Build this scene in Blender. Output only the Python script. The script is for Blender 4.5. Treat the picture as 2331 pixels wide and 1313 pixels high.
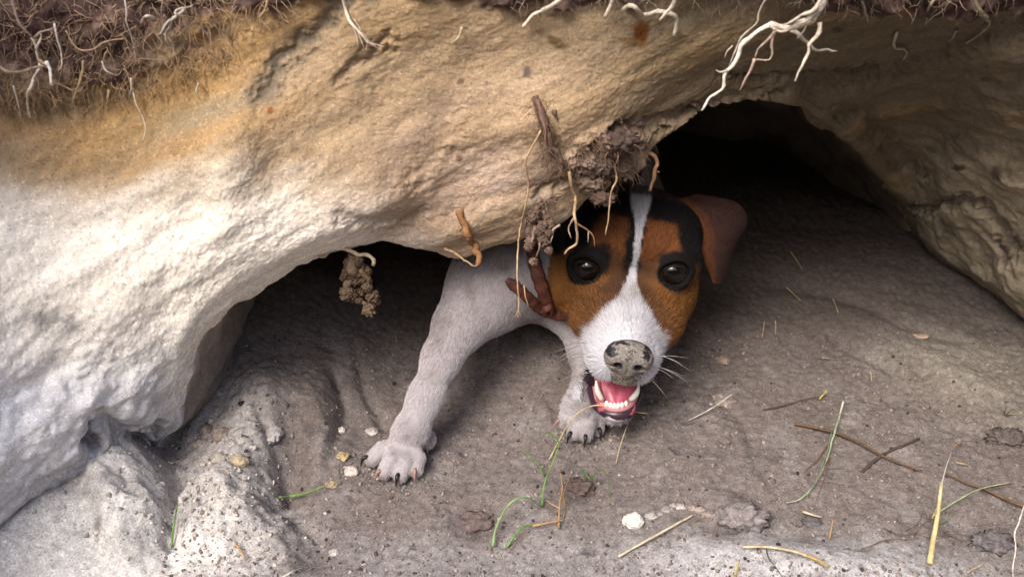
import bpy, math, random
import numpy as np
from mathutils import Vector, Matrix
from mathutils.bvhtree import BVHTree

random.seed(4)
rng = np.random.default_rng(4)
S = bpy.context.scene
COL = S.collection
for o in list(bpy.data.objects):
    bpy.data.objects.remove(o)

# ------------------------------------------------------------------ camera, sky, sun, exposure
PITCH, HFOV = 32.0, 56.0
CAM = np.array([0.0, -0.55, 0.48])
FPX = 1165.5 / math.tan(math.radians(HFOV / 2))
_p = math.radians(PITCH)
FWD = np.array([0, math.cos(_p), -math.sin(_p)])
UPV = np.array([0, math.sin(_p), math.cos(_p)])
RGT = np.array([1.0, 0, 0])

cam = bpy.data.cameras.new('camera')
cam_o = bpy.data.objects.new('camera', cam)
COL.objects.link(cam_o)
cam_o.location = CAM
cam_o.rotation_euler = (math.radians(90 - PITCH), 0, 0)
cam.sensor_width = 36
cam.angle = math.radians(HFOV)
cam.clip_start = 0.02
cam.clip_end = 300
cam.dof.use_dof = True
cam.dof.focus_distance = 0.66
cam.dof.aperture_fstop = 11
S.camera = cam_o

SUN_EL, SUN_AZ = 53.0, 213.0            # azimuth: clockwise from +Y (north); behind and left of the camera
world = bpy.data.worlds.new("World")
S.world = world
world.use_nodes = True
wn = world.node_tree
bg = wn.nodes['Background']
sky = wn.nodes.new('ShaderNodeTexSky')
sky.sky_type = 'NISHITA'
sky.sun_disc = False
sky.sun_elevation = math.radians(SUN_EL)
sky.sun_rotation = math.radians(SUN_AZ)
sky.dust_density = 4.0
sky.ozone_density = 1.0
wn.links.new(sky.outputs[0], bg.inputs[0])
bg.inputs[1].default_value = 0.15

sun = bpy.data.lights.new('sun', 'SUN')
sun.energy = 1.5
sun.angle = math.radians(26)
sun.color = (1.0, 0.955, 0.88)
sun_o = bpy.data.objects.new('sun', sun)
COL.objects.link(sun_o)
_el, _az = math.radians(SUN_EL), math.radians(SUN_AZ)
sd = Vector((math.cos(_el) * math.sin(_az), math.cos(_el) * math.cos(_az), math.sin(_el)))
sun_o.rotation_euler = (-sd).to_track_quat('-Z', 'Y').to_euler()
sun_o.location = (0, -2, 3)

S.view_settings.view_transform = 'Standard'
S.view_settings.look = 'None'
S.view_settings.gamma = 1
S.view_settings.use_curve_mapping = False
S.view_settings.exposure = 1.15
S.render.engine = 'CYCLES'
S.cycles.max_bounces = 6
S.cycles.diffuse_bounces = 4


# ------------------------------------------------------------------ helpers: pixels of the photograph -> rays, points
def ray(px, py):
    px = np.asarray(px, float); py = np.asarray(py, float)
    return FWD + RGT * ((px - 1165.5) / FPX)[..., None] - UPV * ((py - 656.5) / FPX)[..., None]

def Wy(px, py, y):
    d = ray(px, py)
    k = (np.asarray(y, float) - CAM[1]) / d[..., 1]
    return CAM + d * k[..., None]

def Wz(px, py, z=0.0):
    d = ray(px, py)
    k = (np.asarray(z, float) - CAM[2]) / d[..., 2]
    return CAM + d * k[..., None]

def proj(P):
    q = P - CAM
    dz = q @ FWD
    return 1165.5 + FPX * (q @ RGT) / dz, 656.5 - FPX * (q @ UPV) / dz

# ------------------------------------------------------------------ helpers: noise
_perm = np.random.RandomState(7).permutation(256)
_perm = np.concatenate([_perm, _perm, _perm]).astype(np.int32)
_g = np.random.RandomState(8).normal(size=(256, 3))
_g = (_g / np.linalg.norm(_g, axis=1)[:, None]).astype(np.float32)

def perlin(P):
    P = np.asarray(P, np.float32)
    I = np.floor(P).astype(np.int32)
    F = P - I
    I &= 255
    U = F * F * F * (F * (F * 6 - 15) + 10)
    out = np.zeros(len(P), np.float32)
    for a in (0, 1):
        wa = U[:, 0] if a else 1 - U[:, 0]
        ha = _perm[I[:, 0] + a]
        for b in (0, 1):
            wb = wa * (U[:, 1] if b else 1 - U[:, 1])
            hb = _perm[ha + ((I[:, 1] + b) & 255)]
            for c in (0, 1):
                w = wb * (U[:, 2] if c else 1 - U[:, 2])
                g = _g[_perm[hb + ((I[:, 2] + c) & 255)]]
                out += w * ((F[:, 0] - a) * g[:, 0] + (F[:, 1] - b) * g[:, 1] + (F[:, 2] - c) * g[:, 2])
    return out * 1.5

def fbm(P, octv=3, gain=0.5, lac=2.1):
    r, a = 0, 1.0
    P = np.asarray(P, np.float32)
    for _ in range(octv):
        r = r + a * perlin(P)
        P = P * lac + 13.7
        a *= gain
    return r

def sstep(a, b, x):
    t = np.clip((x - a) / (b - a), 0, 1)
    return t * t * (3 - 2 * t)

def lerp(a, b, t):
    return a + (b - a) * t

def mixc(C, col, m):
    m = np.clip(m, 0, 1)[:, None]
    return C * (1 - m) + np.array(col)[None, :] * m

def blob(px, py, cx, cy, rx, ry, rot=0.0, soft=0.35):
    c, s = math.cos(math.radians(rot)), math.sin(math.radians(rot))
    dx, dy = px - cx, py - cy
    u, v = (dx * c + dy * s) / rx, (-dx * s + dy * c) / ry
    return 1 - sstep(1 - soft, 1 + soft, np.sqrt(u * u + v * v))

def seg_dist(px, py, pts):
    d = np.full(px.shape, 1e9)
    for (x0, y0), (x1, y1) in zip(pts[:-1], pts[1:]):
        dx, dy = x1 - x0, y1 - y0
        t = np.clip(((px - x0) * dx + (py - y0) * dy) / (dx * dx + dy * dy), 0, 1)
        d = np.minimum(d, np.hypot(px - x0 - t * dx, py - y0 - t * dy))
    return d

# ------------------------------------------------------------------ helpers: objects
def tag(o, label=None, cat=None, group=None, kind=None):
    if label: o['label'] = label
    if cat: o['category'] = cat
    if group: o['group'] = group
    if kind: o['kind'] = kind
    return o

def mesh_obj(name, V, F, mat, parent=None, col=None, smooth=True):
    me = bpy.data.meshes.new(name)
    V = np.asarray(V, np.float32)
    if isinstance(F, np.ndarray):
        n = len(F); k = F.shape[1]
        me.vertices.add(len(V)); me.vertices.foreach_set('co', V.ravel())
        me.loops.add(n * k); me.loops.foreach_set('vertex_index', F.astype(np.int32).ravel())
        me.polygons.add(n); me.polygons.foreach_set('loop_start', np.arange(0, n * k, k, dtype=np.int32))
        me.update(calc_edges=True)
    else:
        me.from_pydata([tuple(map(float, v)) for v in V], [], F)
    if smooth:
        me.polygons.foreach_set('use_smooth', np.ones(len(me.polygons), bool))
    if col is not None:
        at = me.attributes.new('Col', 'FLOAT_COLOR', 'POINT')
        c4 = np.ones((len(V), 4), np.float32); c4[:, :3] = col
        at.data.foreach_set('color', c4.ravel())
    me.validate()
    me.materials.append(mat)
    o = bpy.data.objects.new(name, me)
    COL.objects.link(o)
    if parent is not None:
        o.parent = parent
    return o

def empty(name, loc, parent=None):
    o = bpy.data.objects.new(name, None)
    o.empty_display_size = 0.02
    COL.objects.link(o)
    o.location = loc
    if parent is not None:
        o.parent = parent
    return o

def crom(P, n):
    """n samples of a Catmull-Rom curve through the points P (rows)"""
    P = np.asarray(P, float)
    if len(P) == 2:
        t = np.linspace(0, 1, n)[:, None]
        return P[0] * (1 - t) + P[1] * t
    L = np.concatenate([[0], np.cumsum(np.linalg.norm(np.diff(P[:, :3], axis=0), axis=1) + 1e-9)])
    u = np.linspace(0, L[-1], n)
    i = np.clip(np.searchsorted(L, u, side='right') - 1, 0, len(P) - 2)
    t = ((u - L[i]) / (L[i + 1] - L[i]))[:, None]
    E = np.vstack([2 * P[0] - P[1], P, 2 * P[-1] - P[-2]])
    p0, p1, p2, p3 = E[i], E[i + 1], E[i + 2], E[i + 3]
    return 0.5 * (2 * p1 + (p2 - p0) * t + (2 * p0 - 5 * p1 + 4 * p2 - p3) * t ** 2 + (3 * p1 - p0 - 3 * p2 + p3) * t ** 3)

def tube(P, R, sides=6, flat=1.0, flat_dir=None):
    """closed tapered tube along the points P with the radii R; returns V, F (list of tuples)"""
    P = np.asarray(P, float); n = len(P)
    R = np.broadcast_to(np.asarray(R, float), (n,))
    T = np.gradient(P, axis=0)
    T /= np.linalg.norm(T, axis=1)[:, None] + 1e-12
    a = np.array(flat_dir if flat_dir is not None else ([0, 0, 1.0] if abs(T[0][2]) < 0.9 else [1.0, 0, 0]), float)
    V, F = [], []
    for i in range(n):
        a = a - T[i] * (a @ T[i]); a /= np.linalg.norm(a) + 1e-12
        b = np.cross(T[i], a)
        for k in range(sides):
            an = 2 * math.pi * k / sides
            V.append(P[i] + R[i] * (math.cos(an) * a * flat + math.sin(an) * b))
    for i in range(n - 1):
        for k in range(sides):
            k2 = (k + 1) % sides
            F.append((i * sides + k, i * sides + k2, (i + 1) * sides + k2, (i + 1) * sides + k))
    F.append(tuple(range(sides - 1, -1, -1)))
    F.append(tuple((n - 1) * sides + k for k in range(sides)))
    return V, F

class MB:
    def __init__(self): self.V, self.F, self.C = [], [], []
    def add(self, V, F, col=(1, 1, 1)):
        n = len(self.V)
        self.V.extend(V); self.F.extend(tuple(i + n for i in f) for f in F)
        col = np.asarray(col, float)
        self.C.extend([col] * len(V) if col.ndim == 1 else list(col))
    def build(self, name, mat, parent=None, smooth=True):
        return mesh_obj(name, self.V, self.F, mat, parent, np.array(self.C), smooth)

def ico(sub=1):
    import bmesh
    bm = bmesh.new()
    bmesh.ops.create_icosphere(bm, subdivisions=sub, radius=1)
    V = np.array([v.co[:] for v in bm.verts]); F = [tuple(v.index for v in f.verts) for f in bm.faces]
    bm.free()
    return V, F

# ------------------------------------------------------------------ helpers: materials
def principled(name):
    m = bpy.data.materials.new(name)
    m.use_nodes = True
    return m, m.node_tree, m.node_tree.nodes['Principled BSDF']

def earth_mat(name, grain=420.0, bump=0.35, amount=0.45, dist=0.0012, rough=1.0):
    m, nt, b = principled(name)
    N, L = nt.nodes, nt.links
    at = N.new('ShaderNodeAttribute'); at.attribute_name = 'Col'
    tc = N.new('ShaderNodeTexCoord')
    n1 = N.new('ShaderNodeTexNoise'); n1.inputs['Scale'].default_value = grain; n1.inputs['Detail'].default_value = 4; n1.inputs['Roughness'].default_value = 0.7
    n2 = N.new('ShaderNodeTexNoise'); n2.inputs['Scale'].default_value = grain * 0.22; n2.inputs['Detail'].default_value = 5
    vo = N.new('ShaderNodeTexVoronoi'); vo.inputs['Scale'].default_value = grain * 0.95
    for n in (n1, n2, vo): L.new(tc.outputs['Object'], n.inputs['Vector'])
    r1 = N.new('ShaderNodeMapRange'); r1.inputs[1].default_value = 0.28; r1.inputs[2].default_value = 0.72; r1.inputs[3].default_value = 1 - amount; r1.inputs[4].default_value = 1 + amount
    L.new(n1.outputs[0], r1.inputs[0])
    r2 = N.new('ShaderNodeMapRange'); r2.inputs[1].default_value = 0.3; r2.inputs[2].default_value = 0.7; r2.inputs[3].default_value = 1 - amount * 0.55; r2.inputs[4].default_value = 1 + amount * 0.55
    L.new(n2.outputs[0], r2.inputs[0])
    mu = N.new('ShaderNodeMath'); mu.operation = 'MULTIPLY'
    L.new(r1.outputs[0], mu.inputs[0]); L.new(r2.outputs[0], mu.inputs[1])
    # single dark and pale grains
    sep = N.new('ShaderNodeSeparateColor'); L.new(vo.outputs['Color'], sep.inputs[0])
    gd = N.new('ShaderNodeMapRange'); gd.inputs[1].default_value = 0.0; gd.inputs[2].default_value = 0.10; gd.inputs[3].default_value = 0.68; gd.inputs[4].default_value = 1.0
    L.new(sep.outputs[0], gd.inputs[0])
    gl = N.new('ShaderNodeMapRange'); gl.inputs[1].default_value = 0.88; gl.inputs[2].default_value = 1.0; gl.inputs[3].default_value = 1.0; gl.inputs[4].default_value = 1.35
    L.new(sep.outputs[1], gl.inputs[0])
    m2 = N.new('ShaderNodeMath'); m2.operation = 'MULTIPLY'; L.new(gd.outputs[0], m2.inputs[0]); L.new(gl.outputs[0], m2.inputs[1])
    m3 = N.new('ShaderNodeMath'); m3.operation = 'MULTIPLY'; L.new(mu.outputs[0], m3.inputs[0]); L.new(m2.outputs[0], m3.inputs[1])
    vm = N.new('ShaderNodeVectorMath'); vm.operation = 'SCALE'
    L.new(at.outputs['Color'], vm.inputs[0]); L.new(m3.outputs[0], vm.inputs['Scale'])
    L.new(vm.outputs[0], b.inputs['Base Color'])
    b.inputs['Roughness'].default_value = rough
    b.inputs['Specular IOR Level'].default_value = 0.12
    bp = N.new('ShaderNodeBump'); bp.inputs['Strength'].default_value = bump; bp.inputs['Distance'].default_value = dist
    ad = N.new('ShaderNodeMath'); ad.operation = 'ADD'
    L.new(n1.outputs[0], ad.inputs[0]); L.new(n2.outputs[0], ad.inputs[1])
    L.new(ad.outputs[0], bp.inputs['Height']); L.new(bp.outputs[0], b.inputs['Normal'])
    return m

def attr_mat(name, rough=0.6, spec=0.3, var=0.25, scale=300.0, sss=0.0, coat=0.0, bump=0.0):
    m, nt, b = principled(name)
    N, L = nt.nodes, nt.links
    at = N.new('ShaderNodeAttribute'); at.attribute_name = 'Col'
    if var > 0 or bump > 0:
        tc = N.new('ShaderNodeTexCoord')
        n1 = N.new('ShaderNodeTexNoise'); n1.inputs['Scale'].default_value = scale; n1.inputs['Detail'].default_value = 4
        L.new(tc.outputs['Object'], n1.inputs['Vector'])
        r1 = N.new('ShaderNodeMapRange'); r1.inputs[1].default_value = 0.3; r1.inputs[2].default_value = 0.7; r1.inputs[3].default_value = 1 - var; r1.inputs[4].default_value = 1 + var
        L.new(n1.outputs[0], r1.inputs[0])
        vm = N.new('ShaderNodeVectorMath'); vm.operation = 'SCALE'
        L.new(at.outputs['Color'], vm.inputs[0]); L.new(r1.outputs[0], vm.inputs['Scale'])
        L.new(vm.outputs[0], b.inputs['Base Color'])
        if bump > 0:
            bp = N.new('ShaderNodeBump'); bp.inputs['Strength'].default_value = bump; bp.inputs['Distance'].default_value = 0.001
            L.new(n1.outputs[0], bp.inputs['Height']); L.new(bp.outputs[0], b.inputs['Normal'])
    else:
        L.new(at.outputs['Color'], b.inputs['Base Color'])
    b.inputs['Roughness'].default_value = rough
    b.inputs['Specular IOR Level'].default_value = spec
    if coat: b.inputs['Coat Weight'].default_value = coat; b.inputs['Coat Roughness'].default_value = 0.03
    if sss:
        b.inputs['Subsurface Weight'].default_value = sss
        b.inputs['Subsurface Radius'].default_value = (0.003, 0.001, 0.0007)
        b.inputs['Subsurface Scale'].default_value = 1.0
    return m

M_ground = earth_mat('loose_sand', 760.0, 0.6, 0.42)
M_bank = earth_mat('sandstone_earth', 900.0, 0.5, 0.22)
M_clod = earth_mat('earth_clod', 500.0, 0.6, 0.4)
M_root = attr_mat('root_bark', 0.75, 0.25, 0.3, 500.0, bump=0.4)
M_straw = attr_mat('dry_straw', 0.55, 0.35, 0.25, 350.0)
M_grass = attr_mat('green_blade', 0.45, 0.4, 0.2, 300.0)
M_skin = attr_mat('dog_skin', 0.8, 0.15, 0.0)
M_fur = attr_mat('dog_fur', 0.6, 0.25, 0.0)
M_nose = attr_mat('nose_leather', 0.45, 0.4, 0.35, 900.0, bump=0.6)
M_eye = attr_mat('eyeball', 0.04, 0.38, 0.0)
M_tooth = attr_mat('tooth_enamel', 0.2, 0.5, 0.05, 300.0, sss=0.2)
M_tongue = attr_mat('wet_tongue', 0.3, 0.5, 0.12, 500.0, sss=0.15, bump=0.25)
M_claw = attr_mat('claw_horn', 0.35, 0.4, 0.15, 500.0)
M_collar = attr_mat('worn_leather', 0.6, 0.3, 0.35, 400.0, bump=0.4)
M_ear = attr_mat('ear_leather', 0.75, 0.2, 0.25, 500.0, sss=0.0)

# ------------------------------------------------------------------ ground
def ground_z(x, y):
    """coarse relief of the floor (no small lumps)"""
    z = np.zeros_like(x)
    z = z + 0.10 * np.maximum(y - 0.34, 0)
    z = z + 0.070 * np.exp(-((x + 0.22) / 0.10) ** 2 - ((y - 0.15) / 0.10) ** 2)            # soil banked up in the left hollow
    z = z + 0.045 * np.exp(-((x + 0.08) / 0.12) ** 2 - ((y - 0.27) / 0.10) ** 2)
    z = z + 0.030 * np.exp(-((x - 0.02) / 0.07) ** 2 - ((y - 0.155) / 0.075) ** 2)          # heap under the chest
    r = np.maximum(-y - 1.6, 0)                                                             # unseen slope behind the camera, added to block the low sky
    z = z + np.minimum(0.80 * r * r / (r + 1.2), 9.0)
    return z

GF = []   # ground features: (px, py, radius px x, radius px y, rotation, height, softness)
def gfeat(px, py, cx, cy, rx, ry, rot, h, p=2.0):
    c, s = math.cos(math.radians(rot)), math.sin(math.radians(rot))
    dx, dy = px - cx, py - cy
    u, v = (dx * c + dy * s) / rx, (-dx * s + dy * c) / ry
    return h * np.exp(-np.power(u * u + v * v, p / 2))

def axis(lo, hi, f0, f1, fine, grow=1.13):
    a = list(np.arange(f0, f1, fine))
    st, x = fine, f1
    while x < hi:
        a.append(x); st = min(st * grow, 3.0); x += st
    a.append(hi)
    st, x = fine, f0 - fine
    b = []
    while x > lo:
        b.append(x); st = min(st * grow, 3.0); x -= st
    b.append(lo)
    return np.array(sorted(b) + a)

gx = axis(-40, 40, -0.50, 0.56, 0.0017)
gy = np.concatenate([axis(-60, -0.21, -0.215, -0.21, 0.0017)[:-1], np.arange(-0.21, 0.12, 0.0015), np.arange(0.12, 0.42, 0.0028), np.arange(0.42, 1.1, 0.012), [1.3, 1.8, 3, 6, 12]])
GX, GY = np.meshgrid(gx, gy)
X, Y = GX.ravel(), GY.ravel()
near = (np.abs(X) < 1.2) & (Y > -0.5) & (Y < 1.2)
Z = ground_z(X, Y)
xn, yn = X[near], Y[near]
P0 = np.stack([xn, yn, np.zeros_like(xn)], 1)
pxg, pyg = proj(P0)
behind = (yn < -0.3)
zf = np.zeros_like(xn)
zf += gfeat(pxg, pyg, 635, 975, 110, 90, 20, 0.028)              # mound beside the paw
zf += gfeat(pxg, pyg, 735, 1000, 40, 110, -8, 0.010)
zf -= gfeat(pxg, pyg, 668, 1075, 42, 80, 12, 0.020)              # hollow in it
zf += gfeat(pxg, pyg, 545, 1075, 70, 90, 25, 0.020)
zf += gfeat(pxg, pyg, 305, 1190, 85, 95, 20, 0.034, 3)           # pale crumbling ledge, lower left
zf += gfeat(pxg, pyg, 490, 1190, 85, 70, -20, 0.022, 3)
zf += gfeat(pxg, pyg, 605, 1215, 75, 42, 15, 0.016, 3)
zf += gfeat(pxg, pyg, 170, 1250, 120, 70, -25, 0.022, 2)
zf += 0.026 * np.exp(-(seg_dist(pxg, pyg, [(-250, 1400), (-20, 1300), (150, 1195), (320, 1085)]) / 52) ** 2)
zf -= gfeat(pxg, pyg, 398, 1190, 16, 80, 10, 0.014)              # crack with the grass blade
zf -= gfeat(pxg, pyg, 395, 1000, 30, 60, 10, 0.012)
zf -= gfeat(pxg, pyg, 690, 1240, 80, 40, 20, 0.009)
zf += gfeat(pxg, pyg, 1140, 800, 130, 60, 5, 0.010)              # heap under the chest
zf -= gfeat(pxg, pyg, 1085, 1190, 55, 35, 0, 0.004)
zf -= gfeat(pxg, pyg, 1330, 1115, 45, 35, 0, 0.004)
zf += gfeat(pxg, pyg, 1680, 1180, 75, 40, 20, 0.008, 3)
zf += gfeat(pxg, pyg, 1800, 1290, 260, 50, 6, 0.009, 3)          # pale step bottom right
zf += gfeat(pxg, pyg, 2230, 890, 160, 60, 20, 0.010)
zf += gfeat(pxg, pyg, 2050, 800, 120, 40, 22, 0.006)
zf -= gfeat(pxg, pyg, 2100, 860, 22, 14, 0, 0.006)
zf -= gfeat(pxg, pyg, 2200, 1190, 60, 30, 0, 0.004)
for pts, w, d in (([(1760, 640), (1850, 655), (1960, 690), (2040, 745), (2180, 775)], 14, 0.004),
                  ([(1890, 775), (1950, 810), (2030, 850)], 12, 0.004),
                  ([(1640, 915), (1690, 960), (1720, 1060), (1760, 1110)], 12, 0.002),
                  ([(770, 905), (790, 960), (760, 1040), (740, 1100)], 13, 0.006),
                  ([(815, 850), (835, 920), (875, 975)], 12, 0.004),
                  ([(600, 1000), (640, 1070), (660, 1130)], 14, 0.006)):
    zf -= d * np.exp(-(seg_dist(pxg, pyg, pts) / w) ** 2)
zf[behind] = 0
rough = 0.6 + 0.9 * blob(pxg, pyg, 420, 1130, 330, 230, 0, 0.6) + 0.35 * blob(pxg, pyg, 2250, 900, 250, 120, 15, 0.6)
zf += 0.0060 * fbm(P0 * 10, 2)
lump = fbm(P0 * 42 + 5, 3)
zf += 0.0020 * rough * lump
crumb = np.abs(fbm(P0 * 105 + 9, 3))
ledge = np.maximum(blob(pxg, pyg, 330, 1190, 150, 130, 20, 0.6), 0.8 * blob(pxg, pyg, 560, 1190, 150, 110, 10, 0.6))
zf += 0.0026 * rough * (0.5 - crumb) + ledge * (0.012 * (0.4 - np.abs(fbm(P0 * 20 + 71, 3))) + 0.006 * (0.35 - np.abs(fbm(P0 * 46 + 23, 3))) + 0.0022 * fbm(P0 * 90 + 3, 2))
zf += 0.0011 * rough * fbm(P0 * 300, 2)
pit = perlin(P0 * 70 + 31)
zf -= 0.0022 * sstep(0.52, 0.75, pit)
Z[near] += zf
NX, NY = len(gx), len(gy)
ii = np.arange((NY - 1) * NX).reshape(NY - 1, NX)[:, :-1].ravel()
GFc = np.stack([ii, ii + 1, ii + NX + 1, ii + NX], 1)
# colour of the sand itself
Cg = np.tile(np.array([0.165, 0.133, 0.120]), (len(X), 1))
cn = Cg[near]
nz = fbm(P0 * 9 + 3, 4); nz2 = fbm(P0 * 32 + 17, 4)
cn = mixc(cn, (0.150, 0.117, 0.103), sstep(0.0, 0.55, nz))
cn = mixc(cn, (0.215, 0.185, 0.172), 0.7 * sstep(0.12, 0.6, nz2))
cn = mixc(cn, (0.105, 0.080, 0.070), 0.92 * sstep(1000, 640, pyg + 60 * nz))                    # browner soil, darkened towards the den to deepen its shade
cn = mixc(cn, (0.235, 0.215, 0.212), 0.7 * sstep(1120, 1300, pyg + 70 * nz2 - 0.03 * np.abs(pxg - 1200)))
cn = mixc(cn, (0.56, 0.525, 0.485), np.maximum(blob(pxg + 40 * nz2, pyg + 40 * nz, 330, 1190, 130, 130, 20, 0.5), blob(pxg + 40 * nz2, pyg + 40 * nz, 260, 1290, 330, 90, -6, 0.5)))
cn = mixc(cn, (0.56, 0.52, 0.47), 0.9 * blob(pxg + 40 * nz2, pyg + 30 * nz, 590, 1200, 120, 60, 15, 0.6))
cn = mixc(cn, (0.30, 0.275, 0.26), ledge * 0.75 * sstep(-.1, .5, fbm(P0 * 38 + 61, 4)))
cn = mixc(cn, (0.42, 0.385, 0.36), 0.75 * blob(pxg + 60 * nz2, pyg + 60 * nz, 520, 1060, 130, 120, 15, 0.8))
cn = mixc(cn, (0.40, 0.385, 0.39), 0.75 * blob(pxg, pyg + 25 * nz2, 1850, 1300, 330, 60, 3, 0.5))
cn = mixc(cn, (0.235, 0.205, 0.165), 0.8 * blob(pxg + 50 * nz2, pyg + 50 * nz, 2250, 880, 230, 90, 18, 0.7))
cn = mixc(cn, (0.10, 0.075, 0.075), 0.7 * blob(pxg + 30 * nz2, pyg, 700, 1240, 120, 60, 20, 0.8))
cn = mixc(cn, (0.16, 0.125, 0.11), 0.6 * blob(pxg, pyg, 650, 900, 180, 70, 20, 0.8))
cn = mixc(cn, (0.12, 0.09, 0.075), 0.6 * blob(pxg + 30 * nz2, pyg, 690, 1050, 55, 100, 10, 0.6))
cn = mixc(cn, (0.12, 0.09, 0.085), 0.7 * blob(pxg + 20 * nz2, pyg + 20 * nz2, 1085, 1190, 55, 38, 0, 0.5))
cn = mixc(cn, (0.10, 0.075, 0.07), 0.7 * blob(pxg + 20 * nz2, pyg + 20 * nz2, 1325, 1112, 45, 32, 0, 0.5))
cn = mixc(cn, (0.08, 0.07, 0.075), 0.6 * sstep(0.5, 0.72, pit))
cn = cn * 0.72 + 0.28 * cn.mean(1)[:, None] * np.array([1.0, .975, .985])
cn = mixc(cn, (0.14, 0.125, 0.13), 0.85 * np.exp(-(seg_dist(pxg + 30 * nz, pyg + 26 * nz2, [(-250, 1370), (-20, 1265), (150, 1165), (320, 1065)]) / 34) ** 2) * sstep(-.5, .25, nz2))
Cg[near] = cn
Cg = mixc(Cg, (0.045, 0.055, 0.025), sstep(-1.6, -2.6, Y))                               # dark green tone on the added slope behind
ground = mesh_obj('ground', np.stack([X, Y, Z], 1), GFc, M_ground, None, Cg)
tag(ground, 'loose brown grey sand floor in front of and inside the den', None, None, 'structure')

# ------------------------------------------------------------------ the earth bank with the hollow under it (one swept sheet)
COLS = [  # lip px, py, y (None: meets the ground), px at the top, y of the face at 15 %, 40 %, 70 %, 100 % of its height, depth of the hollow behind the lip
    (-1100, 1750, None, -1100, -.30, -.28, -.22, -.20, .05),
    (-700, 1560, None, -700, -.24, -.21, -.15, -.12, .05),
    (-350, 1430, None, -350, -.195, -.165, -.095, -.05, .05),
    (-50, 1320, None, -120, -.130, -.108, -.052, -.025, .05),
    (150, 1210, None, 60, -.090, -.074, -.033, -.018, .05),
    (310, 1105, None, 200, -.058, -.058, -.026, -.014, .05),
    (385, 985, -.018, 300, -.044, -.050, -.022, -.010, .10),
    (418, 870, -.022, 380, -.046, -.046, -.018, -.006, .22),
    (458, 775, -.022, 450, -.046, -.042, -.013, -.003, .30),
    (528, 697, -.018, 530, -.044, -.042, -.010, .0, .34),
    (620, 637, -.012, 620, -.038, -.028, -.005, .0, .36),
    (710, 588, -.006, 700, -.032, -.018, .0, .0, .38),
    (800, 564, .0, 790, -.026, -.012, .0, .0, .40),
    (880, 549, .006, 870, -.018, -.006, .005, .0, .42),
    (950, 562, .020, 940, -.004, -.002, .005, .0, .5),
    (1035, 588, .026, 1030, .008, .004, .005, .0, .55),
    (1120, 562, .024, 1100, .008, .004, .005, .0, .6),
    (1210, 538, .020, 1190, .004, .0, .005, -.004, .6),
    (1280, 505, .020, 1270, .002, .0, .003, -.006, .6),
    (1335, 455, .020, 1340, .004, .002, .0, -.010, .6),
    (1395, 395, .024, 1410, .010, .005, .0, -.012, .6),
    (1470, 347, .030, 1490, .020, .010, .0, -.016, .6),
    (1560, 288, .036, 1580, .026, .015, .0, -.020, .6),
    (1640, 249, .045, 1660, .032, .018, .003, -.020, .6),
    (1720, 234, .056, 1740, .042, .022, .005, -.020, .6),
    (1800, 241, .076, 1830, .060, .036, .010, -.020, .58),
    (1870, 277, .115, 1930, .092, .055, .017, -.020, .55),
    (1945, 340, .175, 2030, .140, .085, .025, -.020, .45),
    (2010, 410, .250, 2130, .200, .115, .035, -.015, .36),
    (2058, 485, .318, 2230, .240, .135, .040, -.010, .2),
    (2110, 588, None, 2330, .215, .125, .035, -.010, .06),
    (2210, 655, None, 2430, .170, .100, .020, -.020, .05),
    (2331, 748, None, 2540, .110, .070, .0, -.030, .05),
    (2500, 900, None, 2700, .030, .020, -.030, -.050, .05),
    (2750, 1120, None, 2900, -.06, -.06, -.08, -.10, .05),
    (3150, 1500, None, 3250, -.17, -.17, -.19, -.22, .05),
    (3600, 1900, None, 3650, -.25, -.25, -.27, -.30, .05)]
TOPPY = -90
knots = []
for (px, py, yl, tp, y15, y40, y70, y1, dep) in COLS:
    L = Wz(px, py, -0.025) if yl is None else Wy(px, py, yl)
    open_ = yl is not None
    col = []
    for s in (1.0, 0.92, 0.8, 0.62, 0.42, 0.24, 0.1, 0.035):
        zb = max(L[2], 0)
        z = L[2] * (1 - s ** 3.2) - 0.16 * s ** 2 * (dep / 0.6) + 0.03 * math.sin(math.pi * s) * min(1, zb / 0.15)
        z -= 0.02 * s + (0.35 * (s - 0.8) / 0.2 if s > 0.8 else 0)
        z = z if open_ else L[2] - 0.08 * s
        col.append((L[0] * (1 - 0.15 * s * (1 if open_ else 0)), L[1] + dep * s, z))
    col.append(tuple(L))
    def fp(v, y): return tuple(Wy(px + (tp - px) * v, py + (TOPPY - py) * v, y))
    col.append(fp(0.05, lerp(L[1], y15, 0.62)))
    col.append(fp(0.15, y15)); col.append(fp(0.40, y40)); col.append(fp(0.70, y70))
    t = fp(1.0, y1); col.append(t)
    col.append((t[0], t[1] - 0.006, t[2] + 0.06)); col.append((t[0], t[1] + 0.01, t[2] + 0.12))
    col.append((t[0], t[1] + 0.12, t[2] + 0.16)); col.append((t[0], t[1] + 0.5, t[2] + 0.17)); col.append((t[0], t[1] + 1.6, t[2] + 0.18))
    knots.append(col)
K = np.array(knots)                                       # columns x rows x 3
def resample(K, counts):
    """Catmull-Rom along axis 0 with counts[i] samples in span i"""
    E = np.concatenate([2 * K[:1] - K[1:2], K, 2 * K[-1:] - K[-2:-1]], 0)
    out = []
    for i, n in enumerate(counts):
        t = np.linspace(0, 1, n, endpoint=False)[:, None, None]
        p0, p1, p2, p3 = E[i], E[i + 1], E[i + 2], E[i + 3]
        out.append(0.5 * (2 * p1 + (p2 - p0) * t + (2 * p0 - 5 * p1 + 4 * p2 - p3) * t ** 2 + (3 * p1 - p0 - 3 * p2 + p3) * t ** 3))
    out.append(K[-1:])
    return np.concatenate(out, 0)
cx = [c[0] for c in COLS]
cc = []
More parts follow.
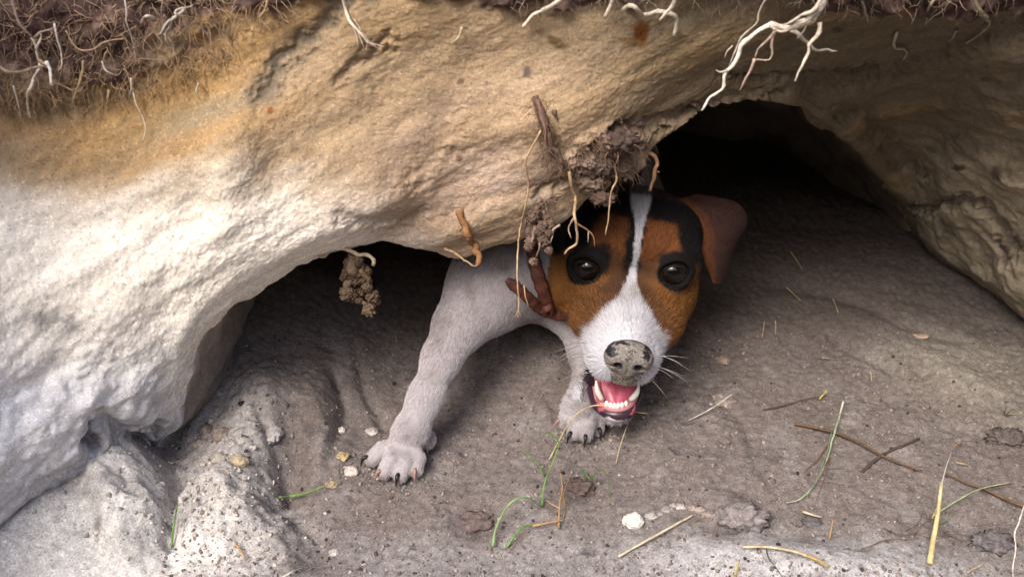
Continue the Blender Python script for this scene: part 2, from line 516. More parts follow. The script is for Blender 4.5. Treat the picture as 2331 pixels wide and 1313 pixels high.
for i in range(len(COLS) - 1):
    vis = -150 < cx[i + 1] and cx[i] < 2450
    d = math.hypot(COLS[i + 1][0] - COLS[i][0], COLS[i + 1][1] - COLS[i][1])
    cc.append(max(6, int(d / (3.3 if vis else 14))))
K = resample(K, cc)
rows = [4, 5, 6, 8, 10, 12, 10, 14, 34, 54, 96, 110, 110, 20, 12, 10, 8, 6]
B = resample(K.transpose(1, 0, 2), rows).transpose(1, 0, 2)
NU, NV = B.shape[:2]
lip_row = sum(rows[:8])
face_top = sum(rows[:13])
du = np.gradient(B, axis=0); dv = np.gradient(B, axis=1)
Nrm = np.cross(du, dv); Nrm /= np.linalg.norm(Nrm, axis=2)[..., None] + 1e-12
BP = B.reshape(-1, 3).copy(); BN = Nrm.reshape(-1, 3)
vrow = np.tile(np.arange(NV), NU)
bpx, bpy_ = proj(BP)
c25, s25 = math.cos(math.radians(27)), math.sin(math.radians(27))
Q = np.stack([(BP[:, 0] * c25 + BP[:, 2] * s25) * 0.33, BP[:, 1], -BP[:, 0] * s25 + BP[:, 2] * c25], 1)
on_face = (vrow >= lip_row - 6)
fade = sstep(lip_row - 30, lip_row + 60, vrow.astype(float)) * 0.85 + 0.15
low_left = blob(bpx, bpy_, 130, 1060, 330, 260, -25, 0.5) * on_face
soil_edge = np.interp(bpx, [-400, 0, 150, 300, 450, 540, 620, 760, 900, 1150, 1300, 1450, 1600, 1900, 2050, 2200, 2331, 2700], [300, 245, 225, 190, 90, 40, 15, -10, -25, 15, 22, 8, -30, -10, 8, 18, 28, 40])
n_lo = fbm(Q * 16, 3); n_md = fbm(Q * 55 + 4, 3); n_hi = fbm(BP * 150 + 8, 3); n_vh = fbm(BP * 420, 2)
soil = sstep(12, -14, bpy_ - soil_edge - 34 * fbm(BP * 30 + 2, 3)) * on_face
soil = np.where(vrow > face_top + 20, 1.0, soil)
rightw = blob(bpx, bpy_, 2200, 420, 330, 330, 0, 0.5) * on_face
disp = 0.007 * fbm(BP * 22 + 15, 3) * (vrow < lip_row - 4) + 0.0065 * n_lo * fade + 0.0010 * n_md + 0.0006 * n_hi + 0.00030 * n_vh
disp += low_left * (0.006 * fbm(BP * 26 + 40, 3) + 0.003 * np.abs(fbm(BP * 60 + 12, 2)))
disp += soil * (0.006 * fbm(BP * 34 + 21, 3) + 0.004 * fbm(BP * 110 + 7, 2) + 0.004)
disp += rightw * (0.0022 * fbm(BP * np.array([14, 14, 30]) + 51, 2) + 0.0008 * fbm(BP * 70 + 5, 2))
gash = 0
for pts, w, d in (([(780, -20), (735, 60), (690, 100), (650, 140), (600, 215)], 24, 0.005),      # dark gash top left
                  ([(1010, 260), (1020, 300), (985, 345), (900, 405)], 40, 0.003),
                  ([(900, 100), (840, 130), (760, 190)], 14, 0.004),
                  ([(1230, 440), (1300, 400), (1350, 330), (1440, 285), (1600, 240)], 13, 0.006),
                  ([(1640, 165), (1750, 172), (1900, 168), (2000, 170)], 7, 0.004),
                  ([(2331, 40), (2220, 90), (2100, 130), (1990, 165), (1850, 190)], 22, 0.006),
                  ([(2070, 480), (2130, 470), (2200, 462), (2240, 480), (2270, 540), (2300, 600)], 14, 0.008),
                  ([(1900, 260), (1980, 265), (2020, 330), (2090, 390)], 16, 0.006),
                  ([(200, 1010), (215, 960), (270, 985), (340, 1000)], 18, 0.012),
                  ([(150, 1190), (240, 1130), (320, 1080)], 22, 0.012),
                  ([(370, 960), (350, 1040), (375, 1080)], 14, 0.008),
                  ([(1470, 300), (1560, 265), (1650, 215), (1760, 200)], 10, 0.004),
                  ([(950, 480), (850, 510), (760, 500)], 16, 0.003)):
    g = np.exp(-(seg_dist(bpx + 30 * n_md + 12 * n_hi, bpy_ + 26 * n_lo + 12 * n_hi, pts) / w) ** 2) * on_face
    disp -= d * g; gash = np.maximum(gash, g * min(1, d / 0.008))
BP2 = BP + BN * disp[:, None] * np.sign(1.0)
Cb = np.tile(np.array([0.335, 0.24, 0.148]), (len(BP), 1))                         # tan sand
Cb = mixc(Cb, (0.150, 0.120, 0.080), sstep(1100, 1750, bpx + 90 * n_lo) * 0.9)  # upper right darkened in the colour for the overhang's shade, besides olive sand
Cb = mixc(Cb, (0.86, 0.785, 0.685), sstep(-60, 140, (bpy_ - 0) - np.interp(bpx, [-300, 0, 250, 500, 800, 1000, 1300], [350, 390, 400, 375, 430, 560, 900]) + 60 * n_lo + 35 * n_md))  # cream sand, brightened in the colour for the strong light at left
Cb = mixc(Cb, (0.40, 0.235, 0.085), 0.75 * blob(bpx + 60 * n_md, bpy_ + 60 * n_lo, 400, 190, 330, 60, -28, 0.8))
Cb = mixc(Cb, (0.40, 0.24, 0.10), 0.6 * blob(bpx + 60 * n_md, bpy_ + 50 * n_lo, 450, 320, 230, 35, -20, 0.9))
Cb = mixc(Cb, (0.40, 0.24, 0.10), 0.55 * blob(bpx + 60 * n_md, bpy_ + 40 * n_lo, 60, 275, 160, 30, 0, 0.9))
Cb = mixc(Cb, (0.22, 0.19, 0.13), 0.6 * blob(bpx + 50 * n_md, bpy_ + 40 * n_lo, 420, 250, 130, 30, -15, 0.9))
Cb = mixc(Cb, (0.52, 0.38, 0.29), 0.75 * blob(bpx + 40 * n_md, bpy_ + 50 * n_lo, 1080, 380, 260, 120, -25, 0.9))
Cb = mixc(Cb, (0.47, 0.40, 0.36), 0.6 * sstep(0.1, 0.6, n_md) * sstep(900, 1300, bpx) * sstep(330, 450, bpy_))
Cb = mixc(Cb, (0.33, 0.225, 0.115), 0.55 * sstep(0.15, 0.7, n_lo) * (1 - sstep(420, 560, bpy_)))
Cb = mixc(Cb, (0.70, 0.69, 0.71), 0.9 * sstep(640, 900, bpy_ + 80 * n_lo - 0.15 * bpx) * (bpx < 900))  # bluish white: the cool sky light is put into the colour
dk = fbm(BP * np.array([20, 20, 34]) + 77, 4)
dkp = np.maximum.reduce([np.exp(-(seg_dist(bpx + 34 * n_md, bpy_ + 34 * n_lo + 20 * n_hi, [(-60, 1225), (90, 1135), (230, 1065), (330, 1010)]) / 62) ** 2), 0.9 * blob(bpx + 16 * n_md, bpy_ + 16 * n_hi, 208, 1000, 22, 42, -10, .6), 0.6 * blob(bpx + 20 * n_md, bpy_ + 16 * n_hi, 120, 915, 50, 22, 15, .8), 0.7 * blob(bpx + 16 * n_md, bpy_ + 12 * n_hi, 345, 905, 38, 20, -5, .7), 0.6 * blob(bpx + 16 * n_md, bpy_ + 12 * n_hi, 290, 1000, 60, 18, 5, .8)])
Cb = mixc(Cb, (0.15, 0.135, 0.145), 0.9 * on_face * np.clip(dkp * (0.75 + 0.8 * dk), 0, 1) * (bpx < 460))
Cb = mixc(Cb, (0.15, 0.125, 0.09), 0.8 * np.exp(-(seg_dist(bpx + 40 * n_md + 20 * n_hi, bpy_ + 40 * n_lo + 20 * n_hi, [(770, 0), (735, 60), (690, 100), (650, 140), (600, 215)]) / 26) ** 2) * on_face)
Cb = mixc(Cb, (0.30, 0.21, 0.12), 0.7 * blob(bpx, bpy_, 20, 1290, 70, 40, 0, .7) * on_face)
Cb = mixc(Cb, (0.25, 0.23, 0.225), 0.7 * blob(bpx + 30 * n_md, bpy_ + 30 * n_hi, 130, 735, 60, 22, 10, 0.6))
Cb = mixc(Cb, (0.37, 0.31, 0.225), 0.9 * sstep(1960, 2120, bpx) * sstep(240, 420, bpy_))
Cb = mixc(Cb, (0.115, 0.092, 0.068), rightw * 0.55 * sstep(0.25, 0.6, fbm(BP * np.array([26, 26, 40]) + 90, 4)))
Cb = mixc(Cb, (0.17, 0.13, 0.10), 0.75 * np.clip(gash, 0, 1) * (1 - low_left))  # carved creases also darkened in the colour, deepening their shade
strk = fbm(Q * np.array([60, 60, 170]), 3)
Cb = Cb * (1 + 0.16 * strk * on_face)[:, None]
# stains and buried bits
for (x, y, rx, ry, ro, c, a) in ((1458, 75, 20, 26, 10, (0.12, 0.045, 0.012), 1), (1437, 95, 24, 8, 10, (0.15, 0.08, 0.03), .8), (1265, 95, 26, 10, 30, (0.12, 0.075, 0.035), .8),
                                 (1230, 75, 8, 8, 0, (0.15, 0.10, 0.05), .6), (1199, 165, 9, 12, 0, (0.12, 0.09, 0.08), .9), (1908, 73, 15, 9, 15, (0.10, 0.065, 0.04), 1),
                                 (1975, 168, 9, 6, 0, (0.09, 0.07, 0.05), 1), (2245, 150, 7, 4, 0, (0.1, .07, .05), 1), (2240, 190, 10, 6, 0, (0.1, .07, .05), 1),
                                 (615, 252, 8, 6, 0, (0.25, .09, .03), .9), (1048, 185, 10, 6, -20, (0.12, 0.08, .05), .9), (1478, 186, 6, 6, 0, (.15, .1, .07), .7),
                                 (2060, 20, 22, 14, 0, (.2, .07, .03), .7), (1045, 360, 8, 8, 0, (.12, .07, .05), .8), (1540, 250, 10, 6, 20, (.12, .09, .08), .8),
                                 (700, 350, 10, 16, 0, (.2, .12, .06), .3), (2330, 370, 40, 30, 0, (.12, .09, .06), .6), (2185, 380, 14, 6, -10, (.09, .07, .05), .9),
                                 (2275, 385, 16, 20, 20, (.11, .08, .055), .8), (2030, 375, 14, 18, 0, (.15, .09, .06), .5), (2045, 415, 30, 26, 0, (.42, .33, .2), .7)):
    Cb = mixc(Cb, c, a * blob(bpx + 5 * n_hi, bpy_ + 5 * n_md, x, y, rx, ry, ro, 0.4) * on_face)
# fibrous, crumbly root ball region at the lip above the head
rb = blob(bpx + 14 * n_md, bpy_ + 14 * n_hi, 1385, 350, 95, 62, -28, 0.35) * on_face
Cb = mixc(Cb, (0.17, 0.115, 0.09), 0.85 * rb)
BP2 += BN * (rb * (0.006 + 0.010 * fbm(BP * 90 + 33, 3)))[:, None]
rb2 = blob(bpx + 8 * n_md, bpy_, 1225, 520, 32, 60, 0, 0.4) * on_face
Cb = mixc(Cb, (0.24, 0.17, 0.14), 0.7 * rb2)
Cb = mixc(Cb, (0.40, 0.235, 0.085), soil * sstep(0.1, 0.35, fbm(BP * 40 + 60, 3)) * sstep(0, 300, bpx) * sstep(700, 500, bpx))
sc = np.tile(np.array([0.070, 0.042, 0.037]), (len(BP), 1))
sc = mixc(sc, (0.20, 0.135, 0.108), sstep(0.0, 0.5, fbm(BP * 60 + 71, 3)))
sm = soil * (1 - 0.8 * blob(bpx + 50 * n_md, bpy_ + 40 * n_hi, 430, 100, 110, 60, -20, .6) * (vrow < face_top)) * (1 - 0.6 * blob(bpx + 40 * n_md, bpy_ + 40 * n_hi, 40, 210, 110, 40, 0, .6))
Cb = Cb * (1 - sm[:, None]) + sc * sm[:, None]
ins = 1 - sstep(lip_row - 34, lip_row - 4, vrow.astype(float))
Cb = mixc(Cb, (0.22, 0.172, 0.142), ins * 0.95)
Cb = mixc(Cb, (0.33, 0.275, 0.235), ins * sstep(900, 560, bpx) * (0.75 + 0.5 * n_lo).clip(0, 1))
ii = (np.arange(NU - 1)[:, None] * NV + np.arange(NV - 1)[None, :]).ravel()
BF = np.stack([ii, ii + NV, ii + NV + 1, ii + 1], 1)
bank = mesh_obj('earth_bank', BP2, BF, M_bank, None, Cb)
tag(bank, 'overhanging cream and ochre sand bank with dark topsoil and a low hollow beneath', 'bank', None, 'structure')

def bvh_of(o):
    me = o.data
    n = len(me.vertices); co = np.empty(n * 3, np.float32); me.vertices.foreach_get('co', co)
    return BVHTree.FromPolygons(co.reshape(-1, 3).tolist(), [tuple(p.vertices) for p in me.polygons])
BV_ground = bvh_of(ground)
BV_bank = bvh_of(bank)
def hit(px, py, trees):
    d = Vector(ray(px, py)).normalized()
    best = None
    for t in trees:
        h = t.ray_cast(Vector(CAM), d, 5.0)
        if h[0] is not None and (best is None or h[3] < best[3]):
            best = h
    return best
def gz(x, y):
    h = BV_ground.ray_cast(Vector((x, y, 0.3)), Vector((0, 0, -1)))
    return h[0].z if h[0] is not None else 0.0

# @@DOG
# ------------------------------------------------------------------ the dog: one continuous surface grown from blended volumes
HEAD = Wy(1437, 607, 0.060)                                   # midpoint between the eyes
def rot_axis(v, axis, deg):
    return np.array(Matrix.Rotation(math.radians(deg), 3, Vector(axis)) @ Vector(v))
YAW, HPITCH, ROLL = -7.0, 4.0, 3.5
fw, rt, up = np.array([0, -1.0, 0]), np.array([1.0, 0, 0]), np.array([0, 0, 1.0])
fw, rt = rot_axis(fw, (0, 0, 1), YAW), rot_axis(rt, (0, 0, 1), YAW)
fw, up = rot_axis(fw, rt, -HPITCH), rot_axis(up, rt, -HPITCH)
rt, up = rot_axis(rt, fw, -ROLL), rot_axis(up, fw, -ROLL)
RH = np.stack([rt, fw, up], 1)                                # columns: image right, muzzle direction, crown
def h2w(p): return HEAD + np.asarray(p, float) @ RH.T
def w2h(P): return (P - HEAD) @ RH
def hp(px, py, b):
    """head-local point on the sight line of a pixel at the distance b along the muzzle"""
    d = ray(px, py) @ RH; c = (CAM - HEAD) @ RH
    return c + d * ((b - c[1]) / d[1])

VOX = 0.0017
LO = np.array([-0.13, -0.085, -0.012]); HI = np.array([0.20, 0.50, 0.20])
DIM = np.ceil((HI - LO) / VOX).astype(int)
D = np.full(tuple(DIM), 0.06, np.float32)
def sub(lo, hi):
    a = np.clip(((np.asarray(lo) - LO) / VOX).astype(int) - 1, 0, DIM); b = np.clip(((np.asarray(hi) - LO) / VOX).astype(int) + 2, 0, DIM)
    sl = tuple(slice(i, j) for i, j in zip(a, b))
    g = [((np.arange(i, j) * VOX + l).astype(np.float32)) for i, j, l in zip(a, b, LO)]
    return sl, np.stack(np.meshgrid(*g, indexing='ij'), -1)
def merge(sl, d, k, mode):
    A = D[sl]
    if mode == 'add':
        h = np.maximum(k - np.abs(A - d), 0) / k
        D[sl] = np.minimum(A, d) - h * h * k * 0.25
    else:
        d = -d
        h = np.maximum(k - np.abs(A - d), 0) / k
        D[sl] = np.maximum(A, d) + h * h * k * 0.25
def ell(c, r, k=0.012, mode='add', head=True, R=None):
    c = np.asarray(c, float); r = np.asarray(r, float)
    F = RH if head else np.eye(3)
    if R is not None: F = F @ R
    cw = h2w(c) if head else c
    m = r.max() + k + 0.006
    sl, P = sub(cw - m, cw + m)
    q = (P - cw.astype(np.float32)) @ F.astype(np.float32)
    k0 = np.linalg.norm(q / r, axis=-1); k1 = np.linalg.norm(q / (r * r), axis=-1)
    merge(sl, k0 * (k0 - 1) / (k1 + 1e-9), k, mode)
def cone(a, b, ra, rb, k=0.012, mode='add', head=True, flat=None):
    a = np.asarray(a, float); b = np.asarray(b, float)
    if head: a, b = h2w(a), h2w(b)
    m = max(ra, rb) + k + 0.006
    sl, P = sub(np.minimum(a, b) - m, np.maximum(a, b) + m)
    P = P - a.astype(np.float32); ba = (b - a).astype(np.float32)
    t = np.clip((P @ ba) / (ba @ ba), 0, 1)
    q = P - t[..., None] * ba
    if flat is not None:                                       # flatten along a direction
        n = (RH @ np.asarray(flat[0], float)) if head else np.asarray(flat[0], float)
        q = q + (q @ n.astype(np.float32))[..., None] * n.astype(np.float32) * (flat[1] - 1)
    merge(sl, np.linalg.norm(q, axis=-1) - (ra + (rb - ra) * t), k, mode)
def Rx(deg):
    return np.array(Matrix.Rotation(math.radians(deg), 3, 'X'))
def Rz(deg):
    return np.array(Matrix.Rotation(math.radians(deg), 3, 'Z'))

# trunk, lying low in the hollow
W_ = lambda *p: np.array(p, float)
cone(W_(.052, .140, .096), W_(.066, .30, .095), .050, .055, .03, head=False)
cone(W_(.066, .30, .095), W_(.075, .41, .085), .055, .050, .03, head=False)
ell(W_(.050, .110, .088), (.046, .045, .042), .025, head=False)
for s in (-1, 1):
    ell(W_(.072 + s * .055, .385, .055), (.026, .05, .045), .02, head=False)
    cone(W_(.072 + s * .07, .36, .028), W_(.072 + s * .075, .285, .012), .018, .012, .015, head=False)
    cone(W_(.072 + s * .075, .30, .012), W_(.072 + s * .075, .255, .010), .012, .011, .012, head=False)
cone(W_(.078, .455, .10), W_(.085, .482, .15), .012, .006, .015, head=False)                 # docked tail
# neck
cone(W_(.060, .125, .098), h2w((-.004, -.055, -.012)), .047, .038, .02, head=False)
cone(W_(.058, .115, .090), h2w((-.004, -.045, -.034)), .034, .030, .02, head=False)
# right foreleg (on the left of the picture), stretched forward
sh = Wy(1140, 622, .085); el = Wy(1046, 742, .042); el2 = Wy(1007, 812, .020); wr = Wy(969, 902, -.004); pa = Wy(936, 982, -.016)
cone(W_(.035, .12, .09), sh, .040, .033, .025, head=False)
cone(sh, el, .033, .0175, .020, head=False)
cone(Wy(1175, 635, .095), Wy(1105, 680, .068), .026, .022, .025, head=False)
cone(el, el2, .0172, .0130, .012, head=False)
cone(el2, wr, .0130, .0100, .010, head=False)
cone(wr, pa, .0100, .0125, .012, head=False)
def paw(wrist, base, toes, r, palm):
    cone(wrist, base, r * 1.35, r * 1.25, .008, head=False)
    for (a, b) in toes:
        cone(base + (a - base) * .25, a, r * .78, r * .80, .003, head=False)
        cone(a, b, r * .86, r * .74, .0010, head=False)
def G(px, py, h): return Wz(px, py, gz(*Wz(px, py, 0)[:2]) + h)
pbase = G(922, 1005, .017)
toesL = [(G(872, 1024, .0125), G(848, 1044, .0070)), (G(893, 1044, .0150), G(877, 1073, .0072)), (G(921, 1048, .0150), G(912, 1080, .0074)), (G(947, 1040, .0125), G(946, 1068, .0070))]
paw(pa, pbase, toesL, .0080, None)
ell(G(976, 1000, .012), (.0055, .009, .0055), .006, head=False)                           # dew toe
# left foreleg, under the muzzle
sh2 = Wy(1300, 690, .092); e2 = Wy(1338, 805, .062); w2 = Wy(1342, 872, .036)
cone(W_(.075, .12, .09), sh2, .034, .020, .02, head=False)
cone(sh2, e2, .018, .0125, .012, head=False)
cone(e2, w2, .0125, .0115, .012, head=False)
pb2 = G(1312, 925, .018)
toesR = [(G(1292, 945, .014), G(1288, 962, .008)), (G(1312, 962, .017), G(1306, 985, .0085)), (G(1336, 962, .018), G(1334, 990, .0085)), (G(1358, 950, .016), G(1360, 975, .0085))]
paw(w2, pb2, toesR, .0076, None)
# head
ell((0, -.034, .008), (.0500, .050, .0385), .015)                          # cranium
ell((0, -.012, .015), (.040, .030, .022), .02)                            # forehead
for s in (-1, 1):
    ell((s * .0315, -.016, -.024), (.0215, .030, .027), .016)               # cheek muscle
    ell((s * .030, -.002, .008), (.019, .016, .013), .012)                # brow
    ell((s * .0240, .018, -.028), (.0185, .030, .020), .018)                # below the eye
    cone((s * .038, -.042, .020), (s * .048, -.052, .022), .013, .010, .015)  # base of the ear
cone((0, .010, -.015), (0, .066, -.024), .0200, .0150, .016)              # bridge of the muzzle
cone((0, .010, -.034), (0, .060, -.037), .0225, .0165, .016)
for s in (-1, 1):
    ell((s * .0110, .060, -.040), (.0128, .019, .0160), .008)             # upper lips
    ell((s * .0145, .034, -.045), (.0120, .026, .015), .010)
ell((0, .036, .006), (.010, .018, .0070), .014, 'cut')                    # the stop
for s in (-1, 1):
    ell((s * .0225, .006, .0135), (.0105, .009, .0065), .008)             # brow ridge
# lower jaw
JT = hp(1403, 918, .054); JB = np.array([0, -.012, -.052])
jd = (JT - JB); jl = np.linalg.norm(jd); jd /= jl
jn = np.cross([1.0, 0, 0], jd); jn /= np.linalg.norm(jn)                   # out of the mouth, up towards the palate
cone(JB, JT, .026, .0150, .010, flat=(jn, 1.25))
cone(JB + (.0, -.005, -.012), JB + jd * .03 - jn * .004, .028, .020, .02)
# open mouth
mid = (JT + np.array([0, .070, -.046])) / 2
cone(JB + jd * .022 + jn * .010, JT + jn * .0125 + jd * .004, .0165, .0142, .003, 'cut', flat=(jn, 1.05))
cone(JB + jd * .025 + jn * .0135, JT + jn * .022 + jd * .010, .0155, .0150, .003, 'cut')
# eye sockets and lids
EYES = [hp(1338, 606, .0105), hp(1531, 614, .0105)]
EYE_R = .0108
for e, s in zip(EYES, (-1, 1)):
    ell(e, (EYE_R + .0032,) * 3, .008)
    ell(e + np.array([s * .0015, .0085, .0010]), (.0106, .0112, .0094), .002, 'cut')
# nostril-side seat of the nose
NOSE = hp(1431, 808, .0805)

def surface_nets(D, origin, h):
    sgn = D < 0
    n = np.array(D.shape) - 1
    cnt = np.zeros(tuple(n), np.uint8)
    for a in (0, 1):
        for b in (0, 1):
            for c in (0, 1):
                cnt += sgn[a:a + n[0], b:b + n[1], c:c + n[2]]
    act = np.argwhere((cnt > 0) & (cnt < 8))
    idx = np.full(tuple(n), -1, np.int32)
    idx[act[:, 0], act[:, 1], act[:, 2]] = np.arange(len(act))
    acc = np.zeros((len(act), 3)); num = np.zeros(len(act))
    corners = [(a, b, c) for a in (0, 1) for b in (0, 1) for c in (0, 1)]
    val = {k: D[act[:, 0] + k[0], act[:, 1] + k[1], act[:, 2] + k[2]].astype(float) for k in corners}
    for i, p in enumerate(corners):
        for q in corners[i + 1:]:
            if sum(abs(x - y) for x, y in zip(p, q)) != 1: continue
            v0, v1 = val[p], val[q]
            m = (v0 < 0) != (v1 < 0)
            t = np.where(m, v0 / np.where(m, v0 - v1, 1), 0)
            pos = np.array(p) + (np.array(q) - np.array(p)) * t[:, None]
            acc += pos * m[:, None]; num += m
    V = (act + acc / num[:, None]) * h + origin
    F = []
    for ax in range(3):
        o1, o2 = [(1, 2), (2, 0), (0, 1)][ax]
        s0 = [slice(None)] * 3; s1 = [slice(None)] * 3
        s0[ax] = slice(0, -1); s1[ax] = slice(1, None)
        A, Bq = sgn[tuple(s0)], sgn[tuple(s1)]
        e = np.argwhere(A != Bq)
        e = e[(e[:, o1] > 0) & (e[:, o2] > 0) & (e[:, o1] < n[o1]) & (e[:, o2] < n[o2]) & (e[:, ax] < n[ax])]
        d1 = np.zeros(3, int); d1[o1] = 1
        d2 = np.zeros(3, int); d2[o2] = 1
        f = np.stack([idx[tuple((e - d1 - d2).T)], idx[tuple((e - d2).T)], idx[tuple(e.T)], idx[tuple((e - d1).T)]], 1)
        fl = A[tuple(e.T)]
        f[~fl] = f[~fl][:, ::-1]
        F.append(f)
    return V, np.concatenate(F, 0)
DV, DF = surface_nets(D, LO, VOX)
def smooth_mesh(V, F, it=3, lam=0.5):
    E = np.concatenate([F[:, [0, 1]], F[:, [1, 2]], F[:, [2, 3]], F[:, [3, 0]]])
    deg = np.bincount(E.ravel(), minlength=len(V))[:, None]
    for _ in range(it):
        A = np.zeros_like(V)
        for c in range(3):
            A[:, c] = np.bincount(E[:, 0], V[E[:, 1], c], len(V)) + np.bincount(E[:, 1], V[E[:, 0], c], len(V))
        V = V + lam * (A / deg - V)
    return V
DV = smooth_mesh(DV, DF, 3)

WHITE, TAN, BLACK, TAN2 = (0.48, 0.44, 0.455), (0.165, 0.068, 0.018), (0.007, 0.006, 0.007), (0.085, 0.040, 0.022)
OB = math.radians(34.0)
def coat(P, jit=0.0):
    """colour of the coat at the world points P (jit: a scatter in metres for the hairs)"""
    n = len(P)
    nz = fbm(P * 160, 2) * 0.0016
    L = w2h(P)
    a0 = L[:, 0] * 1000 + (rng.normal(size=n) * .45 if jit else 0)
    L = L + 0.0022 * np.stack([fbm(P * 75 + 11, 3), 0 * nz, fbm(P * 75 + 57, 3)], 1)
    if jit: L = L + rng.normal(size=L.shape) * jit
    a, b, c = L[:, 0] * 1000, L[:, 1] * 1000, L[:, 2] * 1000
    a = a + nz * 1000
    t = c * math.cos(OB) - b * math.sin(OB) + nz * 900               # height in the oblique frontal plane, mm
    C = np.tile(np.array(WHITE), (n, 1))
    head = (b > -46) & (np.abs(a) < 62 - 0.25 * np.maximum(-b, 0)) & (c > -52 + 0.5 * np.maximum(-b - 5, 0) - np.maximum(b, 0)) & (c - 0.0 * a > -90) | ((b > -110) & (c > 4) & (b <= -46))
    Hc = np.tile(np.array(TAN), (n, 1))
    s = np.abs(a)
    Hc = mixc(Hc, TAN2, 0.85 * sstep(24, 10, s + 6 * fbm(P * 90, 2)) * sstep(14, 2, t))
    Hc = mixc(Hc, (0.165, 0.055, 0.018), 0.8 * sstep(24, 14, np.hypot((s - 15) / 0.9, (t - 19) / 0.9)))
    # black: crown, stripe beside the blaze, outer brow, rings round the eyes
    crown = sstep(30, 35, t + 0.10 * np.maximum(s - 18, 0) ** 1.15)
    outer = sstep(29, 36, s + 0.15 * t + 4 * fbm(P * 80 + 5, 2)) * sstep(-1, 9, t)
    stripe = sstep(8.0, 5.5, np.where(a < 0, s, s * 1.6)) * sstep(-18, 2, t)
    e1 = np.hypot((a + 28.5 - 0.30 * t) / 15.0, (t + 1.8) / np.where(t > -1.8, 12.0, 14.0)); e2 = np.hypot((a - 30.0 + 0.25 * t) / 14.0, (t + 1.0) / np.where(t > -1, 13.0, 15.5))
    en = 0.16 * fbm(P * 110 + 8, 2)
    ring = np.maximum(1 - sstep(0.70, 1.18, e1 + en), 1 - sstep(0.70, 1.18, e2 + en))
    blk = np.maximum.reduce([crown, outer, stripe, ring])
    Hc = mixc(Hc, BLACK, blk)
    brow = np.maximum(np.hypot((a + 29) / 12, (t - 13.5) / 5), np.zeros(n)); brow = np.minimum(brow, np.hypot((a - 32) / 10, (t - 14.5) / 5))
    Hc = mixc(Hc, (0.075, 0.045, 0.032), 0.0 * sstep(1.25, .6, brow))
    eyd = np.minimum(np.linalg.norm(w2h(P) - EYES[0], axis=1), np.linalg.norm(w2h(P) - EYES[1], axis=1))
    Hc = mixc(Hc, BLACK, sstep(EYE_R + .0065, EYE_R + .0040, eyd))
    # dark line along the corner of the mouth
    Hc = mixc(Hc, (0.03, 0.02, 0.016), 0.9 * sstep(-52, -60, t) * sstep(25, 29, s) * (b < 45))
    # white blaze and muzzle
    bw = np.interp(t, [-60, -42, -33, -26, -20, -14, -7, 0, 11, 24, 36, 46, 60, 90], [33, 21, 14, 9, 6, 4.0, 2.9, 2.3, 2.1, 3.0, 4.8, 7.2, 8.6, 7])
    bx = np.interp(t, [-60, -20, 0, 30, 60], [0, 0, 1.2, 1.2, 0.6])
    bl = sstep(1.12, 0.88, np.abs(a0 - bx) / bw)
    muz = sstep(14, 19, b - np.maximum(s - 24, 0) * 2.0) * sstep(-45, -54, t) * sstep(32, 28, s)
    Hc = mixc(Hc, (0.60, 0.59, 0.63), np.maximum(bl, muz))  # whiter and bluer than the body: front light put into the colour
    Hc = mixc(Hc, (0.36, 0.30, 0.27), 0.65 * bl * sstep(-6, -14, t) * sstep(-38, -20, t) * sstep(-.6, .5, fbm(P * 150, 2)))          # greying where the blaze meets the muzzle
    Hc = mixc(Hc, (0.05, 0.035, 0.03), 0.8 * sstep(50, 56, t))
    jaw = (c < -46) & (b < 75) & (t < -62)
    # lower jaw: white below, purple black lip
    q = L - JB / 1.0
    al = (q @ jd) / jl; hgt = q @ jn
    inj = (al > 0.25) & (al < 1.35) & (hgt < .016) & (np.abs(a) < 26) & (t < -76)
    Hc = np.where(inj[:, None], np.array([0.24, 0.21, 0.215])[None], Hc)
    lip = inj & (hgt > -.0085)
    Hc = np.where(lip[:, None], np.array([0.030, 0.014, 0.022])[None], Hc)
    C = np.where(head[:, None], Hc, C)
    C = np.where((~head & (P[:, 1] > .125) & (P[:, 2] > .098))[:, None], np.array(BLACK)[None], C)  # hidden back painted black to pass for the darkness of the den
    # earthy dust on the paws, dirt patches on the legs, darker higher up
    z = P[:, 2]
    C = np.where(head[:, None], C, mixc(C, (0.34, 0.30, 0.28), 0.8 * sstep(0.018, 0.004, z)))
    C = np.where(head[:, None], C, mixc(C, (0.20, 0.165, 0.155), np.clip(0.75 * np.clip(0.9 * fbm(P * np.array([48, 48, 26]) + 4, 3), 0, 1) + 0.30 * sstep(.045, .085, z), 0, 1)))
    return C, head, (t, s, al, hgt, inj, lip)
DC, dhead, dx = coat(DV)
# inside of the mouth: pink gums and palate
LV = w2h(DV)
q = LV - JB
al = (q @ jd) / jl; hg = q @ jn
inm = (np.abs(LV[:, 0] + .0008) < .0160) & (al > .15) & (hg > -.004) & (LV[:, 2] < -.034 - 0.12 * (LV[:, 1])) & (LV[:, 1] < .068) & (hg < .034)
DC[inm & (al < 1.12)] = (0.42, 0.10, 0.13)
for e in EYES:
    dd = np.linalg.norm(LV - e, axis=1)
    DC[dd < EYE_R + .0056] = (0.006, 0.005, 0.005)

dog = empty('dog', (0.06, 0.12, 0.0))
tag(dog, 'tricolour terrier with a white blaze and sandy nose peering out from under the bank', 'dog')
bpy.context.view_layer.update()
def child(name, V, F, mat, parent, col, smooth=True):
    """a part of the dog, built in world coordinates and stored relative to its parent's origin"""
    base = np.array(dog.location)
    return mesh_obj(name, np.asarray(V) - base, F, mat, parent, col, smooth)
SK = DC * np.where(dhead, .8, .72)[:, None]                      # skin under the hair is darker than the coat
body = child('body', DV, DF, M_skin, dog, SK)
BV_dog = BVHTree.FromPolygons(DV.tolist(), DF.tolist())

